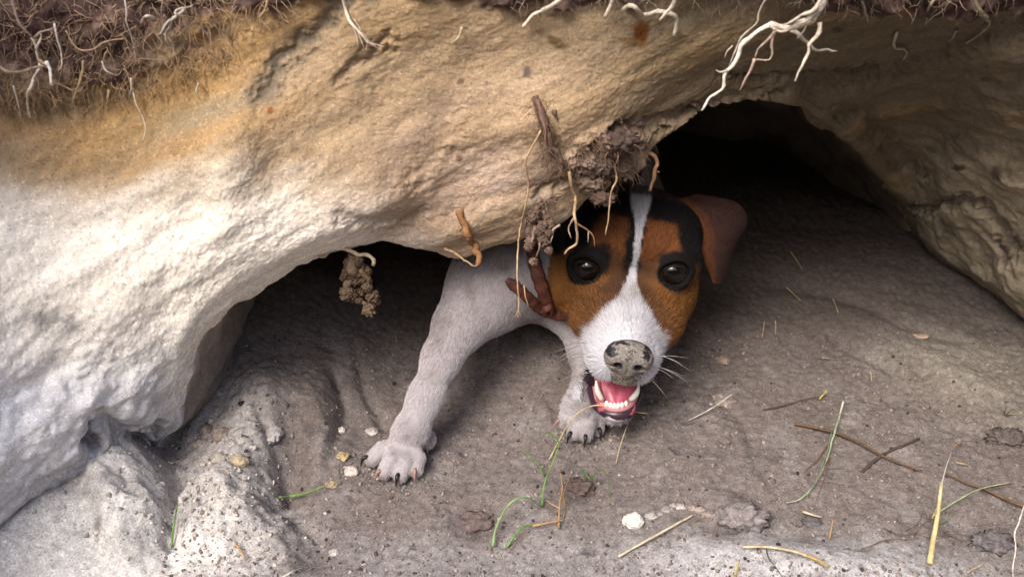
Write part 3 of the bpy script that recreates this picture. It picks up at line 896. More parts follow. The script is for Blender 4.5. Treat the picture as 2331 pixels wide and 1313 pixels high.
# --- coat of hair
tri = np.concatenate([DF[:, [0, 1, 2]], DF[:, [0, 2, 3]]])
A, Bb, Cc = DV[tri[:, 0]], DV[tri[:, 1]], DV[tri[:, 2]]
nr = np.cross(Bb - A, Cc - A); ar = np.linalg.norm(nr, axis=1) / 2
nr = nr / (2 * ar[:, None] + 1e-15)
ctr = (A + Bb + Cc) / 3
# vertex normals
VN = np.zeros_like(DV)
for k in range(3):
    for c in range(3): VN[:, c] += np.bincount(tri[:, k], nr[:, c] * ar, len(DV))
VN /= np.linalg.norm(VN, axis=1)[:, None] + 1e-12
Lc = w2h(ctr)
is_head = (Lc[:, 1] > -.06) & (ctr[:, 1] < .14) & (np.abs(Lc[:, 0]) < .08) & (Lc[:, 2] > -.10)
dens = np.where(ctr[:, 1] < .15, 1.35, 0.06)
dens = np.where(is_head & (Lc[:, 1] > .0), 1.7, dens)
front = nr @ (CAM - ctr.mean(0)); dens *= np.where(front > -0.35, 1, 0.25)
# bare places: inside the mouth, the lip, the eyes, under the nose
bare = inm[tri[:, 0]] & (dx[2][tri[:, 0]] < 1.15)
bare |= dx[5][tri[:, 0]] & (dx[3][tri[:, 0]] > -.002)
for e in EYES: bare |= np.linalg.norm(Lc - (e + np.array([0, .006, .001])), axis=1) < EYE_R + .0012
bare |= np.linalg.norm((Lc - NOSE) / np.array([.0150, .016, .0105]), axis=1) < 1.0
dens = np.where(bare, 0, dens)
pr = ar * dens; pr /= pr.sum()
NH = 190000
pick = rng.choice(len(tri), NH, p=pr)
u, v = rng.random(NH), rng.random(NH)
fl = u + v > 1; u[fl], v[fl] = 1 - u[fl], 1 - v[fl]
root = A[pick] + (Bb - A)[pick] * u[:, None] + (Cc - A)[pick] * v[:, None]
nn = VN[tri[pick, 0]] * (1 - u - v)[:, None] + VN[tri[pick, 1]] * u[:, None] + VN[tri[pick, 2]] * v[:, None]
nn /= np.linalg.norm(nn, axis=1)[:, None]
Lr = w2h(root)
hd = is_head[pick]
flow = np.zeros((NH, 3))
muzf = sstep(.012, .05, Lr[:, 1])
fl_h = (Lr - (NOSE + np.array([0, .012, .004])))
fl_h /= np.linalg.norm(fl_h, axis=1)[:, None]
fl_h[:, 1] -= 0.5 * muzf
flow_h = fl_h @ RH.T
flow_b = np.tile(np.array([0.05, 0.75, -0.45]), (NH, 1))
leg = (root[:, 1] < .085) & ~hd
flow_b[leg] = (-0.35, -0.55, -0.7)
flow = np.where(hd[:, None], flow_h, flow_b)
flow = flow + rng.normal(size=(NH, 3)) * 0.22 + 0.35 * np.stack([fbm(root * 70 + k * 31, 2) for k in range(3)], 1)
flow -= nn * np.sum(flow * nn, 1)[:, None]
flow /= np.linalg.norm(flow, axis=1)[:, None] + 1e-9
lift = np.where(hd, 0.30 + 0.42 * muzf, 0.42) * rng.uniform(0.5, 1.5, NH)
ln = np.where(hd, 0.0042 + 0.0014 * muzf, 0.0040) * rng.uniform(0.55, 1.25, NH)
ln = np.where(np.minimum(np.linalg.norm(Lr - EYES[0], axis=1), np.linalg.norm(Lr - EYES[1], axis=1)) < .0185, ln * 0.5, ln)
ln = np.where(np.linalg.norm((Lr - NOSE), axis=1) < .021, ln * 0.55, ln)
ln = np.where((root[:, 2] < .024) & ~hd, ln * 0.7, ln)
NP = 4
tt = np.linspace(0, 1, NP)
hair = np.empty((NH, NP, 3), np.float32)
for k, t_ in enumerate(tt):
    d = nn * (lift * (1 - 0.35 * t_))[:, None] + flow
    d /= np.linalg.norm(d, axis=1)[:, None]
    hair[:, k] = root - nn * 0.0006 + d * (ln * t_)[:, None]
hc, _, hx = coat(root + (hair[:, 2].astype(float) - root) * 0.9, 0.0011)
hc = hc * np.where(hd, 1.0, 1.12)[:, None] * rng.uniform(0.62, 1.30, NH)[:, None]
tanish = (hc[:, 0] > 0.12) & (hc[:, 2] < 0.08)
hc[tanish] = hc[tanish] * (1 + 0.42 * rng.normal(size=tanish.sum()))[:, None].clip(.25, 2.0) * (1 + .35 * fbm(root[tanish] * 120, 2))[:, None]
hc = np.clip(hc, 0.004, 0.85)
# whiskers on the lips and brows
for sgn in (-1, 1):
    for k in range(13):
        q0 = np.array([sgn * rng.uniform(.014, .024), rng.uniform(.045, .066), rng.uniform(-.052, -.034)])
        hh_ = BV_dog.find_nearest(Vector(h2w(q0)))
        r0 = np.array(hh_[0]); d0 = RH @ np.array([sgn * rng.uniform(.6, 1.1), rng.uniform(-.5, .35), rng.uniform(-.5, .1)]); d0 /= np.linalg.norm(d0)
        L_ = rng.uniform(.012, .026)
        hair = np.concatenate([hair, np.array([[r0 + d0 * L_ * t_ + np.array([0, 0, -.004]) * t_ * t_ for t_ in tt]], np.float32)])
        hc = np.concatenate([hc, np.array([[.5, .48, .46] if k % 3 else [.05, .04, .04]])])
NH = len(hair)
cu = bpy.data.hair_curves.new('fur')
cu.add_curves([NP] * NH)
hb = hair - np.array(dog.location, np.float32)
cu.attributes['position'].data.foreach_set('vector', hb.reshape(-1))
rd = cu.attributes.new('radius', 'FLOAT', 'POINT')
rr = np.tile(np.array([0.00013, 0.00012, 0.00009, 0.00003], np.float32), (NH, 1))
rd.data.foreach_set('value', rr.ravel())
ca = cu.attributes.new('Col', 'FLOAT_COLOR', 'POINT')
c4 = np.ones((NH, NP, 4), np.float32); c4[:, :, :3] = hc[:, None, :]
ca.data.foreach_set('color', c4.ravel())
cu.materials.append(M_fur)
fur = bpy.data.objects.new('fur', cu)
COL.objects.link(fur); fur.parent = dog

# --- eyes
sv, sf = ico(4)
for e in EYES:
    ec = e + np.array([0, .0012, 0])
    view = (CAM - h2w(ec)); view /= np.linalg.norm(view)
    ax = 0.55 * view + 0.45 * (RH @ np.array([np.sign(e[0]) * 0.25, 1, 0.1])); ax /= np.linalg.norm(ax)
    V = h2w(ec) + sv * EYE_R
    cosn = sv @ ax
    C = np.tile(np.array([0.009, 0.0042, 0.003]), (len(sv), 1))
    C[cosn > 0.90] = (0.0025, 0.002, 0.002)
    C[cosn < 0.70] = (0.012, 0.008, 0.007)
    C[cosn < 0.45] = (0.02, 0.015, 0.014)
    child('eye', V, sf, M_eye, dog, C)
    # lids: a dark wet rim round the opening
    r_ = []
    for k in range(25):
        an = 2 * math.pi * k / 24
        p = np.array([math.cos(an) * .0096, 0, math.sin(an) * (.0078 if math.sin(an) > 0 else .0082)])
        p[1] = math.sqrt(max(1e-8, (EYE_R + .0004) ** 2 - p[0] ** 2 - p[2] ** 2))
        s_ = np.sign(e[0])
        p = Rz(-s_ * 10) @ p
        r_.append(h2w(ec + p))
    V, F = tube(r_, [.0007] * 25, 6)
    child('eyelid', V, F, M_ear, dog, np.tile(np.array([0.008, 0.006, 0.006]), (len(V), 1)))

# --- nose: leather pad with nostrils, half caked in sand
n_lo_ = np.array([-.022, -.018, -.020]); hN = .0007
dimN = np.array([63, 50, 56])
g = np.stack(np.meshgrid(*[np.arange(k) * hN + l for k, l in zip(dimN, n_lo_)], indexing='ij'), -1)
def sd_ell(c, r):
    q = (g - np.array(c)); r = np.array(r)
    k0 = np.linalg.norm(q / r, axis=-1); k1 = np.linalg.norm(q / (r * r), axis=-1)
    return k0 * (k0 - 1) / (k1 + 1e-9)
def smin(a, b, k): h = np.maximum(k - np.abs(a - b), 0) / k; return np.minimum(a, b) - h * h * k / 4
def smax(a, b, k): return -smin(-a, -b, k)
dn = sd_ell((0, 0, .001), (.0150, .0105, .0105))
for s in (-1, 1):
    dn = smin(dn, sd_ell((s * .0088, .0020, -.0005), (.0068, .0080, .0085)), .004)
dn = smin(dn, sd_ell((0, .001, -.008), (.0065, .0075, .0075)), .005)
for s in (-1, 1):
    dn = smax(dn, -sd_ell((s * .0068, .0098, -.0022), (.0024, .0050, .0019)), .0012)
    dn = smax(dn, -sd_ell((s * .0105, .0085, -.0040), (.0042, .0040, .0010)), .0008)
dn = smax(dn, -sd_ell((0, .0105, -.007), (.0006, .0035, .009)), .001)
NV_, NF_ = surface_nets(dn.astype(np.float32), n_lo_, hN)
NV_ = smooth_mesh(NV_, NF_, 2)
ncr = fbm(NV_ * 420, 3)
NV_ = NV_ * (1 + 0.018 * ncr[:, None])
nostril = np.minimum(np.linalg.norm((NV_ - (-.0068, .0085, -.0026)) / (.0034, .006, .0028), axis=1), np.linalg.norm((NV_ - (.0068, .0085, -.0026)) / (.0034, .006, .0028), axis=1))
sandy = sstep(-.05, .12, 0.40 + 0.35 * ncr + 0.6 * fbm(NV_ * 130 + 3, 2) + 0.55 * sstep(.006, -.004, NV_[:, 2]) - 0.55 * sstep(.008, .0135, np.abs(NV_[:, 0])) - 0.30 * sstep(.002, .009, NV_[:, 2])) * sstep(.9, 1.25, nostril) * sstep(-.004, .002, NV_[:, 1])
NC = np.tile(np.array([0.014, 0.013, 0.016]), (len(NV_), 1))
NC = mixc(NC, (0.225, 0.195, 0.17), sandy * (0.55 + 0.45 * sstep(-.3, .3, fbm(NV_ * 1500, 2))))
nrmN = NV_ / (np.linalg.norm(NV_, axis=1)[:, None] + 1e-9)
NV_ = NV_ + nrmN * (sandy * (0.0005 + 0.0006 * fbm(NV_ * 900, 2)))[:, None]
nose = child('nose', h2w(NV_ + NOSE + np.array([0, .001, 0])), NF_, M_nose, dog, NC)
# sand grains sticking to it and to the lip below
mb = MB(); gv, gf = ico(1)
for _ in range(1500):
    x, z = rng.normal(0, .0060), rng.uniform(-.024, .009)
    if abs(x) > .0125 - max(0, -z - .008) * .3: continue
    o = h2w(NOSE + np.array([x, .05, z])); dr = -(RH @ np.array([0, 1.0, 0]))
    mb_p = NOSE + np.array([x, 0, z])
    k = (x / .0155) ** 2 + ((z - .0005) / .0155) ** 2
    if z > -.013:
        y = .0108 * math.sqrt(max(0.02, 1 - k)) + .0002
    else:
        y = .0070 - (abs(z) - .013) * .55 - x * x * 28
    if min(abs(x - .0068), abs(x + .0068)) < .003 and abs(z + .0025) < .003: continue
    if z > -.002 and rng.random() < .55: continue
    r = rng.uniform(.00030, .00075)
    mb.add(h2w(mb_p + np.array([0, y, 0]) + gv * r * rng.uniform(.7, 1.2, 3)), gf, np.array([0.20, 0.175, 0.145]) * rng.uniform(.45, 1.35))
gr = child('sand_crust', mb.V, mb.F, M_clod, nose, np.array(mb.C))
gr['kind'] = 'stuff'

# --- mouth: tongue, teeth
def jp(x, along, h): return JB + jd * (jl * along) + jn * h + np.array([x, 0, 0])
def jaw_half(t): return np.interp(t, [0, .4, .7, .9, 1.0, 1.12], [.020, .0185, .0160, .0130, .0102, .003])
tv, tf = [], []
nu, nw = 26, 17
for i in range(nu):
    t = 0.22 + 0.83 * i / (nu - 1)
    hw = (jaw_half(t) + .0002) * (1 if i < nu - 1 else .3) * (math.sqrt(max(0, 1 - max(0, (t - .85) / .22) ** 2)) if t > .85 else 1)
    for j in range(nw):
        s = -1 + 2 * j / (nw - 1)
        h = .0022 + .0034 * (1 - s * s) - .0012 * math.exp(-(s / .16) ** 2) + .0045 * (1 - t) - .0030 * sstep(.8, 1.05, t)
        tv.append(h2w(jp(hw * s, t, h)))
for i in range(nu):
    t = 0.22 + 0.83 * i / (nu - 1)
    hw = (jaw_half(t) - .002) * (1 if i < nu - 1 else .3)
    for j in range(nw):
        s = -1 + 2 * j / (nw - 1)
        tv.append(h2w(jp(hw * .9 * s, t, -.005)))
for i in range(nu - 1):
    for j in range(nw - 1):
        a = i * nw + j
        tf.append((a, a + 1, a + nw + 1, a + nw)); b_ = a + nu * nw
        tf.append((b_, b_ + nw, b_ + nw + 1, b_ + 1))
tcol = np.tile(np.array([0.56, 0.115, 0.175]), (len(tv), 1))
child('tongue', tv, tf, M_tongue, dog, tcol)
def tooth(base, tip, r, bend, n=7, wide=1.0):
    P = crom([base, (base + tip) / 2 + bend, tip], n)
    R = r * np.array([.9, 1.0, 1.05, 1.0, .85, .6, .18])
    V, F = tube([h2w(p) for p in P], R, 8)
    child('tooth', V, F, M_tooth, dog, np.tile(np.array([0.80, 0.765, 0.70]), (len(V), 1)))
for s, (bx_, by_), (tx_, ty_) in ((-1, (1371, 910), (1357, 866)), (1, (1435, 910), (1455, 877))):
    tooth(hp(bx_, by_, .0575), hp(tx_, ty_, .0600), .0021, np.array([s * .0012, .0008, 0]))
for k in range(6):
    an = (k - 2.5) / 2.5
    px_ = 1403 + 21.5 * an; py_ = 925 - 5 * an * an
    tooth(hp(px_, py_ + 3, .0640 - .003 * an * an), hp(px_ + 1.0 * an, py_ - 8, .0650 - .003 * an * an), .0017, np.zeros(3))
# gum under the teeth, dark lip roll round the front of the jaw
def rim(name, path, r, col, mat):
    P = crom([hp(*q_) for q_ in path], 50)
    V, F = tube([h2w(q_) for q_ in P], [r * k for k in np.interp(np.linspace(0, 1, 50), [0, .15, .5, .85, 1], [.5, .9, 1.1, .9, .5])], 10)
    return child(name, V, F, mat, dog, np.tile(np.array(col), (len(V), 1)))
rim('lower_lip', [(1338, 858, .022), (1347, 893, .040), (1358, 920, .053), (1378, 938, .060), (1403, 944, .0630), (1427, 938, .060), (1443, 918, .053), (1453, 894, .042), (1458, 872, .030)], .0037, (0.040, 0.018, 0.032), M_tongue)
rim('gum', [(1352, 880, .040), (1364, 912, .054), (1382, 926, .0610), (1403, 930, .0630), (1425, 926, .0610), (1441, 912, .054), (1453, 885, .042)], .0026, (0.50, 0.22, 0.24), M_tongue)

# --- claws
def claw(toe_a, toe_b, col, ln=.0048, r=.0016):
    d = toe_b - toe_a; d[2] = 0; d /= np.linalg.norm(d)
    st = toe_b + d * .0045 + np.array([0, 0, .0028])
    P = crom([st - d * .003, st + d * ln * .45 + np.array([0, 0, .0005]), st + d * ln + np.array([0, 0, -.0065])], 7)
    V, F = tube(P, r * np.array([1, 1.05, .95, .8, .6, .4, .12]), 8)
    child('claw', V, F, M_claw, dog, np.tile(np.array(col), (len(V), 1)))
DKC, PKC = (0.012, 0.011, 0.013), (0.27, 0.16, 0.135)
for (a, b), c in zip(toesL, (DKC, PKC, DKC, PKC)): claw(a, b, c)
for (a, b), c in zip(toesR, (PKC, DKC, DKC, DKC)): claw(a, b, c, .0055)
claw(G(976, 995, .014), G(976, 1004, .011), PKC, .005, .0016)

# --- ears: thick folded flaps
def ear(rim_in, rim_out, bulge, col_in, col_rim, nseg=22, nw=12, th=.0022):
    A_ = crom(rim_in, nseg); B_ = crom(rim_out, nseg)
    nrm = np.cross(B_[nseg // 3] - A_[nseg // 3], A_[-1] - A_[0]); nrm /= np.linalg.norm(nrm)
    if nrm @ (CAM - A_[0]) < 0: nrm = -nrm
    top, bot, C = [], [], []
    for i in range(nseg):
        for j in range(nw):
            s = j / (nw - 1)
            p = A_[i] * (1 - s) + B_[i] * s
            bl = math.sin(math.pi * s) * bulge * math.sin(math.pi * min(1, .15 + .85 * i / (nseg - 1)))
            rim = -.003 * math.exp(-(s / .12) ** 2)
            p = p + nrm * (bl + rim)
            top.append(p); bot.append(p - nrm * th * (1 - .7 * abs(2 * s - 1) ** 4))
            k = math.exp(-(s / .13) ** 2)
            C.append(np.array(col_in) * (1 - k) + np.array(col_rim) * k)
    V = top + bot; n = nseg * nw; F = []
    for i in range(nseg - 1):
        for j in range(nw - 1):
            a = i * nw + j
            F.append((a, a + 1, a + nw + 1, a + nw)); F.append((a + n, a + n + nw, a + n + nw + 1, a + n + 1))
    ring = [j for j in range(nw)] + [i * nw + nw - 1 for i in range(1, nseg)] + [(nseg - 1) * nw + j for j in range(nw - 2, -1, -1)] + [i * nw for i in range(nseg - 2, 0, -1)]
    for a, b in zip(ring, ring[1:] + ring[:1]): F.append((a, a + n, b + n, b))
    o = child('ear', V, F, M_ear, dog, np.array(C + C))
    # short hair on the flap
    n_h = 9000
    T_ = np.array(top).reshape(nseg, nw, 3); Ct = np.array(C).reshape(nseg, nw, 3)
    fi, fj = rng.random(n_h) * (nseg - 1.001), rng.random(n_h) * (nw - 1.001)
    edge = rng.random(n_h) < .22; fj[edge] = np.where(rng.random(edge.sum()) < .5, 0.0, nw - 1.001)
    i_, j_ = fi.astype(int), fj.astype(int); a_, b_ = (fi - i_)[:, None], (fj - j_)[:, None]
    p_ = T_[i_, j_] * (1 - a_) * (1 - b_) + T_[i_ + 1, j_] * a_ * (1 - b_) + T_[i_, j_ + 1] * (1 - a_) * b_ + T_[i_ + 1, j_ + 1] * a_ * b_
    dd_ = T_[i_ + 1, j_] - T_[i_, j_]; dd_ /= np.linalg.norm(dd_, axis=1)[:, None] + 1e-9
    dd_ = dd_ + nrm * rng.uniform(.15, .6, n_h)[:, None] + rng.normal(size=(n_h, 3)) * .25
    dd_ /= np.linalg.norm(dd_, axis=1)[:, None]
    l_ = rng.uniform(.0015, .0038, n_h)
    H_ = np.stack([p_ + dd_ * (l_ * t_)[:, None] for t_ in (0, .5, 1)], 1)
    cv = bpy.data.hair_curves.new('ear_fur'); cv.add_curves([3] * n_h)
    cv.attributes['position'].data.foreach_set('vector', (H_ - np.array(dog.location)).astype(np.float32).ravel())
    cv.attributes.new('radius', 'FLOAT', 'POINT').data.foreach_set('value', np.tile(np.array([.00011, .0001, .00003], np.float32), n_h))
    c_ = np.ones((n_h, 3, 4), np.float32); c_[:, :, :3] = (Ct[i_, j_] * rng.uniform(.3, 1.25, n_h)[:, None])[:, None]
    cv.attributes.new('Col', 'FLOAT_COLOR', 'POINT').data.foreach_set('color', c_.ravel())
    cv.materials.append(M_fur)
    eo = bpy.data.objects.new('ear_fur', cv); COL.objects.link(eo); eo.parent = o
    return o
eyv = .088
ear([Wy(1552, 452, .100), Wy(1577, 480, .090), Wy(1598, 530, .083), Wy(1608, 585, .079), Wy(1628, 638, .076)],
    [Wy(1580, 443, .108), Wy(1672, 462, .104), Wy(1697, 505, .098), Wy(1672, 560, .090), Wy(1638, 640, .078)], .010,
    (0.042, 0.017, 0.013), (0.15, 0.05, 0.018))
ear([Wy(1345, 465, .088), Wy(1318, 485, .078), Wy(1300, 515, .074), Wy(1285, 545, .072), Wy(1272, 575, .072)],
    [Wy(1325, 455, .098), Wy(1268, 478, .094), Wy(1250, 515, .090), Wy(1258, 545, .082), Wy(1266, 578, .075)], .008,
    (0.012, 0.010, 0.010), (0.03, 0.016, 0.012))

# --- collar: plaited brown leather, knotted at the throat
collar = empty('collar', (0, 0, 0), dog)
def on_dog(px, py, off=.002):
    h = BV_dog.ray_cast(Vector(CAM), Vector(ray(px, py)).normalized())
    if h[0] is None: return Wy(px, py, .07)
    return np.array(h[0]) + np.array(h[1]) * off
def strap(name, pts, w, flat=.45, n=26, seed=0):
    P = crom(pts, n)
    V, F = tube(P, w * np.array([1 + .08 * math.sin(i * 1.7 + seed) for i in range(n)]) * np.minimum(1, .45 + np.minimum(np.arange(n), n - 1 - np.arange(n)) / 4), 8, flat, CAM - P[0])
    C = np.tile(np.array([0.088, 0.028, 0.017]), (len(V), 1))
    C *= (1 + .35 * np.sin(np.repeat(np.arange(n), 8) * 1.3 + seed))[:, None] if len(V) == n * 8 else 1
    return child(name, V, F, M_collar, collar, C)
strap('strap', [on_dog(1207, 545), on_dog(1211, 585), on_dog(1221, 625), on_dog(1234, 662), on_dog(1250, 700)], .0050)
strap('strap', [on_dog(1152, 637, .001), on_dog(1182, 660), on_dog(1207, 683), on_dog(1228, 700), on_dog(1252, 704, .003)], .0042, seed=2)
strap('strap', [on_dog(1248, 702, .003), on_dog(1268, 712), on_dog(1290, 717, .001), on_dog(1300, 718, .001)], .0040, seed=4)
strap('knot', [on_dog(1224, 705, .003), on_dog(1240, 690, .006), on_dog(1256, 688, .005), on_dog(1258, 703, .004), on_dog(1243, 710, .003), on_dog(1228, 700, .005)], .0027, .7, seed=1)

# @@THINGS
# ------------------------------------------------------------------ roots, stems, blades, clods
CREAM, GREYR, TANR, BRNR, DKR = (0.62, 0.53, 0.42), (0.42, 0.37, 0.31), (0.40, 0.27, 0.155), (0.24, 0.125, 0.065), (0.085, 0.05, 0.035)
UP3 = np.array([0, 0, 1.0])
def on_bank(px, py, lift):
    h = hit(px, py, (BV_bank,))
    d = ray(px, py); d = d / np.linalg.norm(d)
    if h is None or h[3] > 1.1: return Wy(px, py, -.01 - lift)
    return np.array(h[0]) - d * lift
def on_ground(px, py, lift):
    d = ray(px, py)
    h = hit(px, py, (BV_ground,))
    if h is None: return Wz(px, py, lift)
    return Wz(px, py, h[0].z + lift)
_sd = [0]
def stem_geo(P, w0, w1, n=None, wob=.25, sides=6, flat=1.0, keep=None):
    """tapered, slightly crooked stem through 3-D points; w0, w1 radii"""
    _sd[0] += 1
    P = np.asarray(P, float)
    L = np.linalg.norm(np.diff(P, axis=0), axis=1).sum()
    n = n or int(np.clip(L / .0022, 8, 70))
    C = crom(P, n)
    t = np.linspace(0, 1, n)
    q = np.stack([t * L * 130 + _sd[0] * 9.1, np.full(n, _sd[0] * 3.3), np.zeros(n)], 1)
    R_ = (w0 + (w1 - w0) * t) * (1 + wob * perlin(q * 2.2 + 5))
    off = np.stack([perlin(q + 40), perlin(q + 80), perlin(q + 120)], 1) * (w0 * 1.1 * wob * 2)[..., None] if np.ndim(w0) else np.stack([perlin(q + 40), perlin(q + 80), perlin(q + 120)], 1) * w0 * wob * 2.4
    env = np.minimum(1, np.minimum(t, 1 - t) * 6)[:, None]
    return tube(C + off * env, np.maximum(R_, .00012), sides, flat)
def px2m(w): return w * .5 * .00030
def two_tone(V, col, f=.35):
    V = np.asarray(V); k = 1 + f * fbm(V * 140 + _sd[0], 2)
    return np.clip(np.array(col)[None] * k[:, None], .004, .85)
def pts3(path, lift, surf):
    out = []
    for i, p in enumerate(path):
        l = p[2] if len(p) > 2 else (lift[i] if isinstance(lift, (list, tuple)) else lift)
        out.append(surf(p[0], p[1], l) if surf is not None else Wy(p[0], p[1], l))
    return out
def root_thing(name, label, path, w, col, lift=.003, surf=on_bank, w_end=None, branches=(), group='roots hanging from the bank', cat='root', mat=None, wob=.3, bname='rootlet', flat=1.0):
    """a root or stem: main stem mesh, its branches as child parts. path: (px, py[, lift])"""
    mat = mat or M_root
    P = pts3(path, lift, surf)
    base = P[0].copy()
    V, F = stem_geo(P, px2m(w), px2m(w_end if w_end is not None else w * .4), wob=wob, flat=flat)
    o = mesh_obj(name, np.array(V) - base, F, mat, None, two_tone(V, col))
    o.location = base
    tag(o, label, cat, group)
    for (bp, bw, *rest) in branches:
        bc = rest[0] if rest else col
        V, F = stem_geo(pts3(bp, lift, surf), px2m(bw), px2m(bw * .4), wob=wob, flat=flat)
        mesh_obj(bname, np.array(V) - base, F, mat, o, two_tone(V, bc))
    return o

# the big pale root cluster hanging in front of the arch: free of the wall
def fr(path, y): return [(a, b, y) for a, b in path]
HY = -.052
root_thing('root_cluster', 'large pale woody root with long white forks hanging above the arch', [(1935, -125, .02), (1918, -88, -.03)] + fr([(1900, -50), (1880, 0), (1850, 36), (1812, 60), (1780, 62), (1752, 56)], HY), 17, np.array(CREAM) * .8, surf=None, w_end=11, wob=.5, branches=[
    (fr([(1760, 54), (1738, 62), (1712, 84), (1690, 103), (1676, 138), (1657, 163), (1647, 196), (1618, 222), (1597, 252)], HY), 10, (.72, .64, .54)),
    (fr([(1872, 18), (1835, 42), (1795, 66), (1770, 72), (1752, 58)], HY - .004), 10, np.array(CREAM) * .8),
    (fr([(1880, -10), (1846, 22), (1815, 44), (1782, 58)], HY - .006), 9, np.array(CREAM) * .7),
    (fr([(1866, 52), (1862, 78), (1842, 98), (1840, 124), (1824, 150), (1810, 185)], HY), 8, (.66, .58, .46)),
    (fr([(1765, 70), (1750, 92), (1727, 112), (1718, 134)], HY), 7, (.36, .26, .21)),
    (fr([(1764, 72), (1757, 96), (1758, 118), (1750, 137), (1718, 136)], HY), 6, (.36, .25, .2)),
    (fr([(1718, 134), (1711, 158), (1697, 184), (1684, 206)], HY), 6, (.36, .26, .21)),
    ([(1770, -75, .01)] + fr([(1752, -20), (1730, 28), (1724, 52), (1695, 80), (1676, 110), (1660, 150)], HY + .012), 6, (.42, .36, .29)),
    (fr([(1668, 104), (1655, 118), (1650, 132)], HY + .012), 4, GREYR),
    (fr([(1800, 68), (1822, 84), (1845, 108), (1868, 116), (1905, 117)], HY + .012), 9, (.33, .29, .24)),
    (fr([(1835, 44), (1830, 70), (1815, 88)], HY), 5, GREYR), (fr([(1656, 160), (1640, 164), (1630, 160)], HY), 5, GREYR)])
root_thing('forked_root', 'thin white root with a forked tip at the top edge, right of the middle', [(1300, -30, .012), (1270, 5, .012), (1228, 26, .01), (1207, 42, .008), (1190, 62, .008)], 9, CREAM,
           branches=[([(1226, 27, .01), (1228, 40, .008), (1216, 60, .006)], 6, TANR)], w_end=6)
root_thing('short_root', 'short straight white root dangling left of the curled pale root', [(1402, -25, .012), (1392, 10, .012), (1376, 40, .01)], 10, CREAM, w_end=7)
root_thing('curled_root', 'wavy pale root lying across the face and bending down at its end', [(1416, 26, .008), (1430, 13, .01), (1446, 18, .01), (1466, 34, .008), (1500, 26, .008), (1524, 30, .01), (1540, 48, .01), (1534, 82, .01)], 9, (.46, .40, .32), w_end=8)
root_thing('slanting_root', 'slender white root slanting down across the bend of the wavy root', [(1546, -25, .018), (1530, 15, .018), (1502, 46, .016)], 10, CREAM, w_end=5)
root_thing('hairy_root', 'cream root with a tuft of fine hairs at its tip on bare tan sand', [(775, -25, .004), (787, 20, .004), (798, 52, .005), (818, 74, .005), (838, 96, .006), (858, 108, .006)], 7, CREAM,
           branches=[([(800, 55), (812, 85), (816, 108)], 3), ([(806, 60), (822, 92), (830, 112)], 3), ([(818, 74), (830, 80), (845, 104)], 3), ([(828, 84), (835, 100), (834, 116)], 3), ([(832, 90), (852, 100), (872, 106)], 3), ([(786, 30), (792, 48)], 3), ([(806, 45), (818, 62), (822, 76)], 2)], w_end=4)
root_thing('bent_root', 'tan root bent like an elbow on ochre soil', [(612, -10, .006), (604, 22, .006), (591, 40, .006), (604, 56, .005), (622, 76, .004)], 6, TANR)
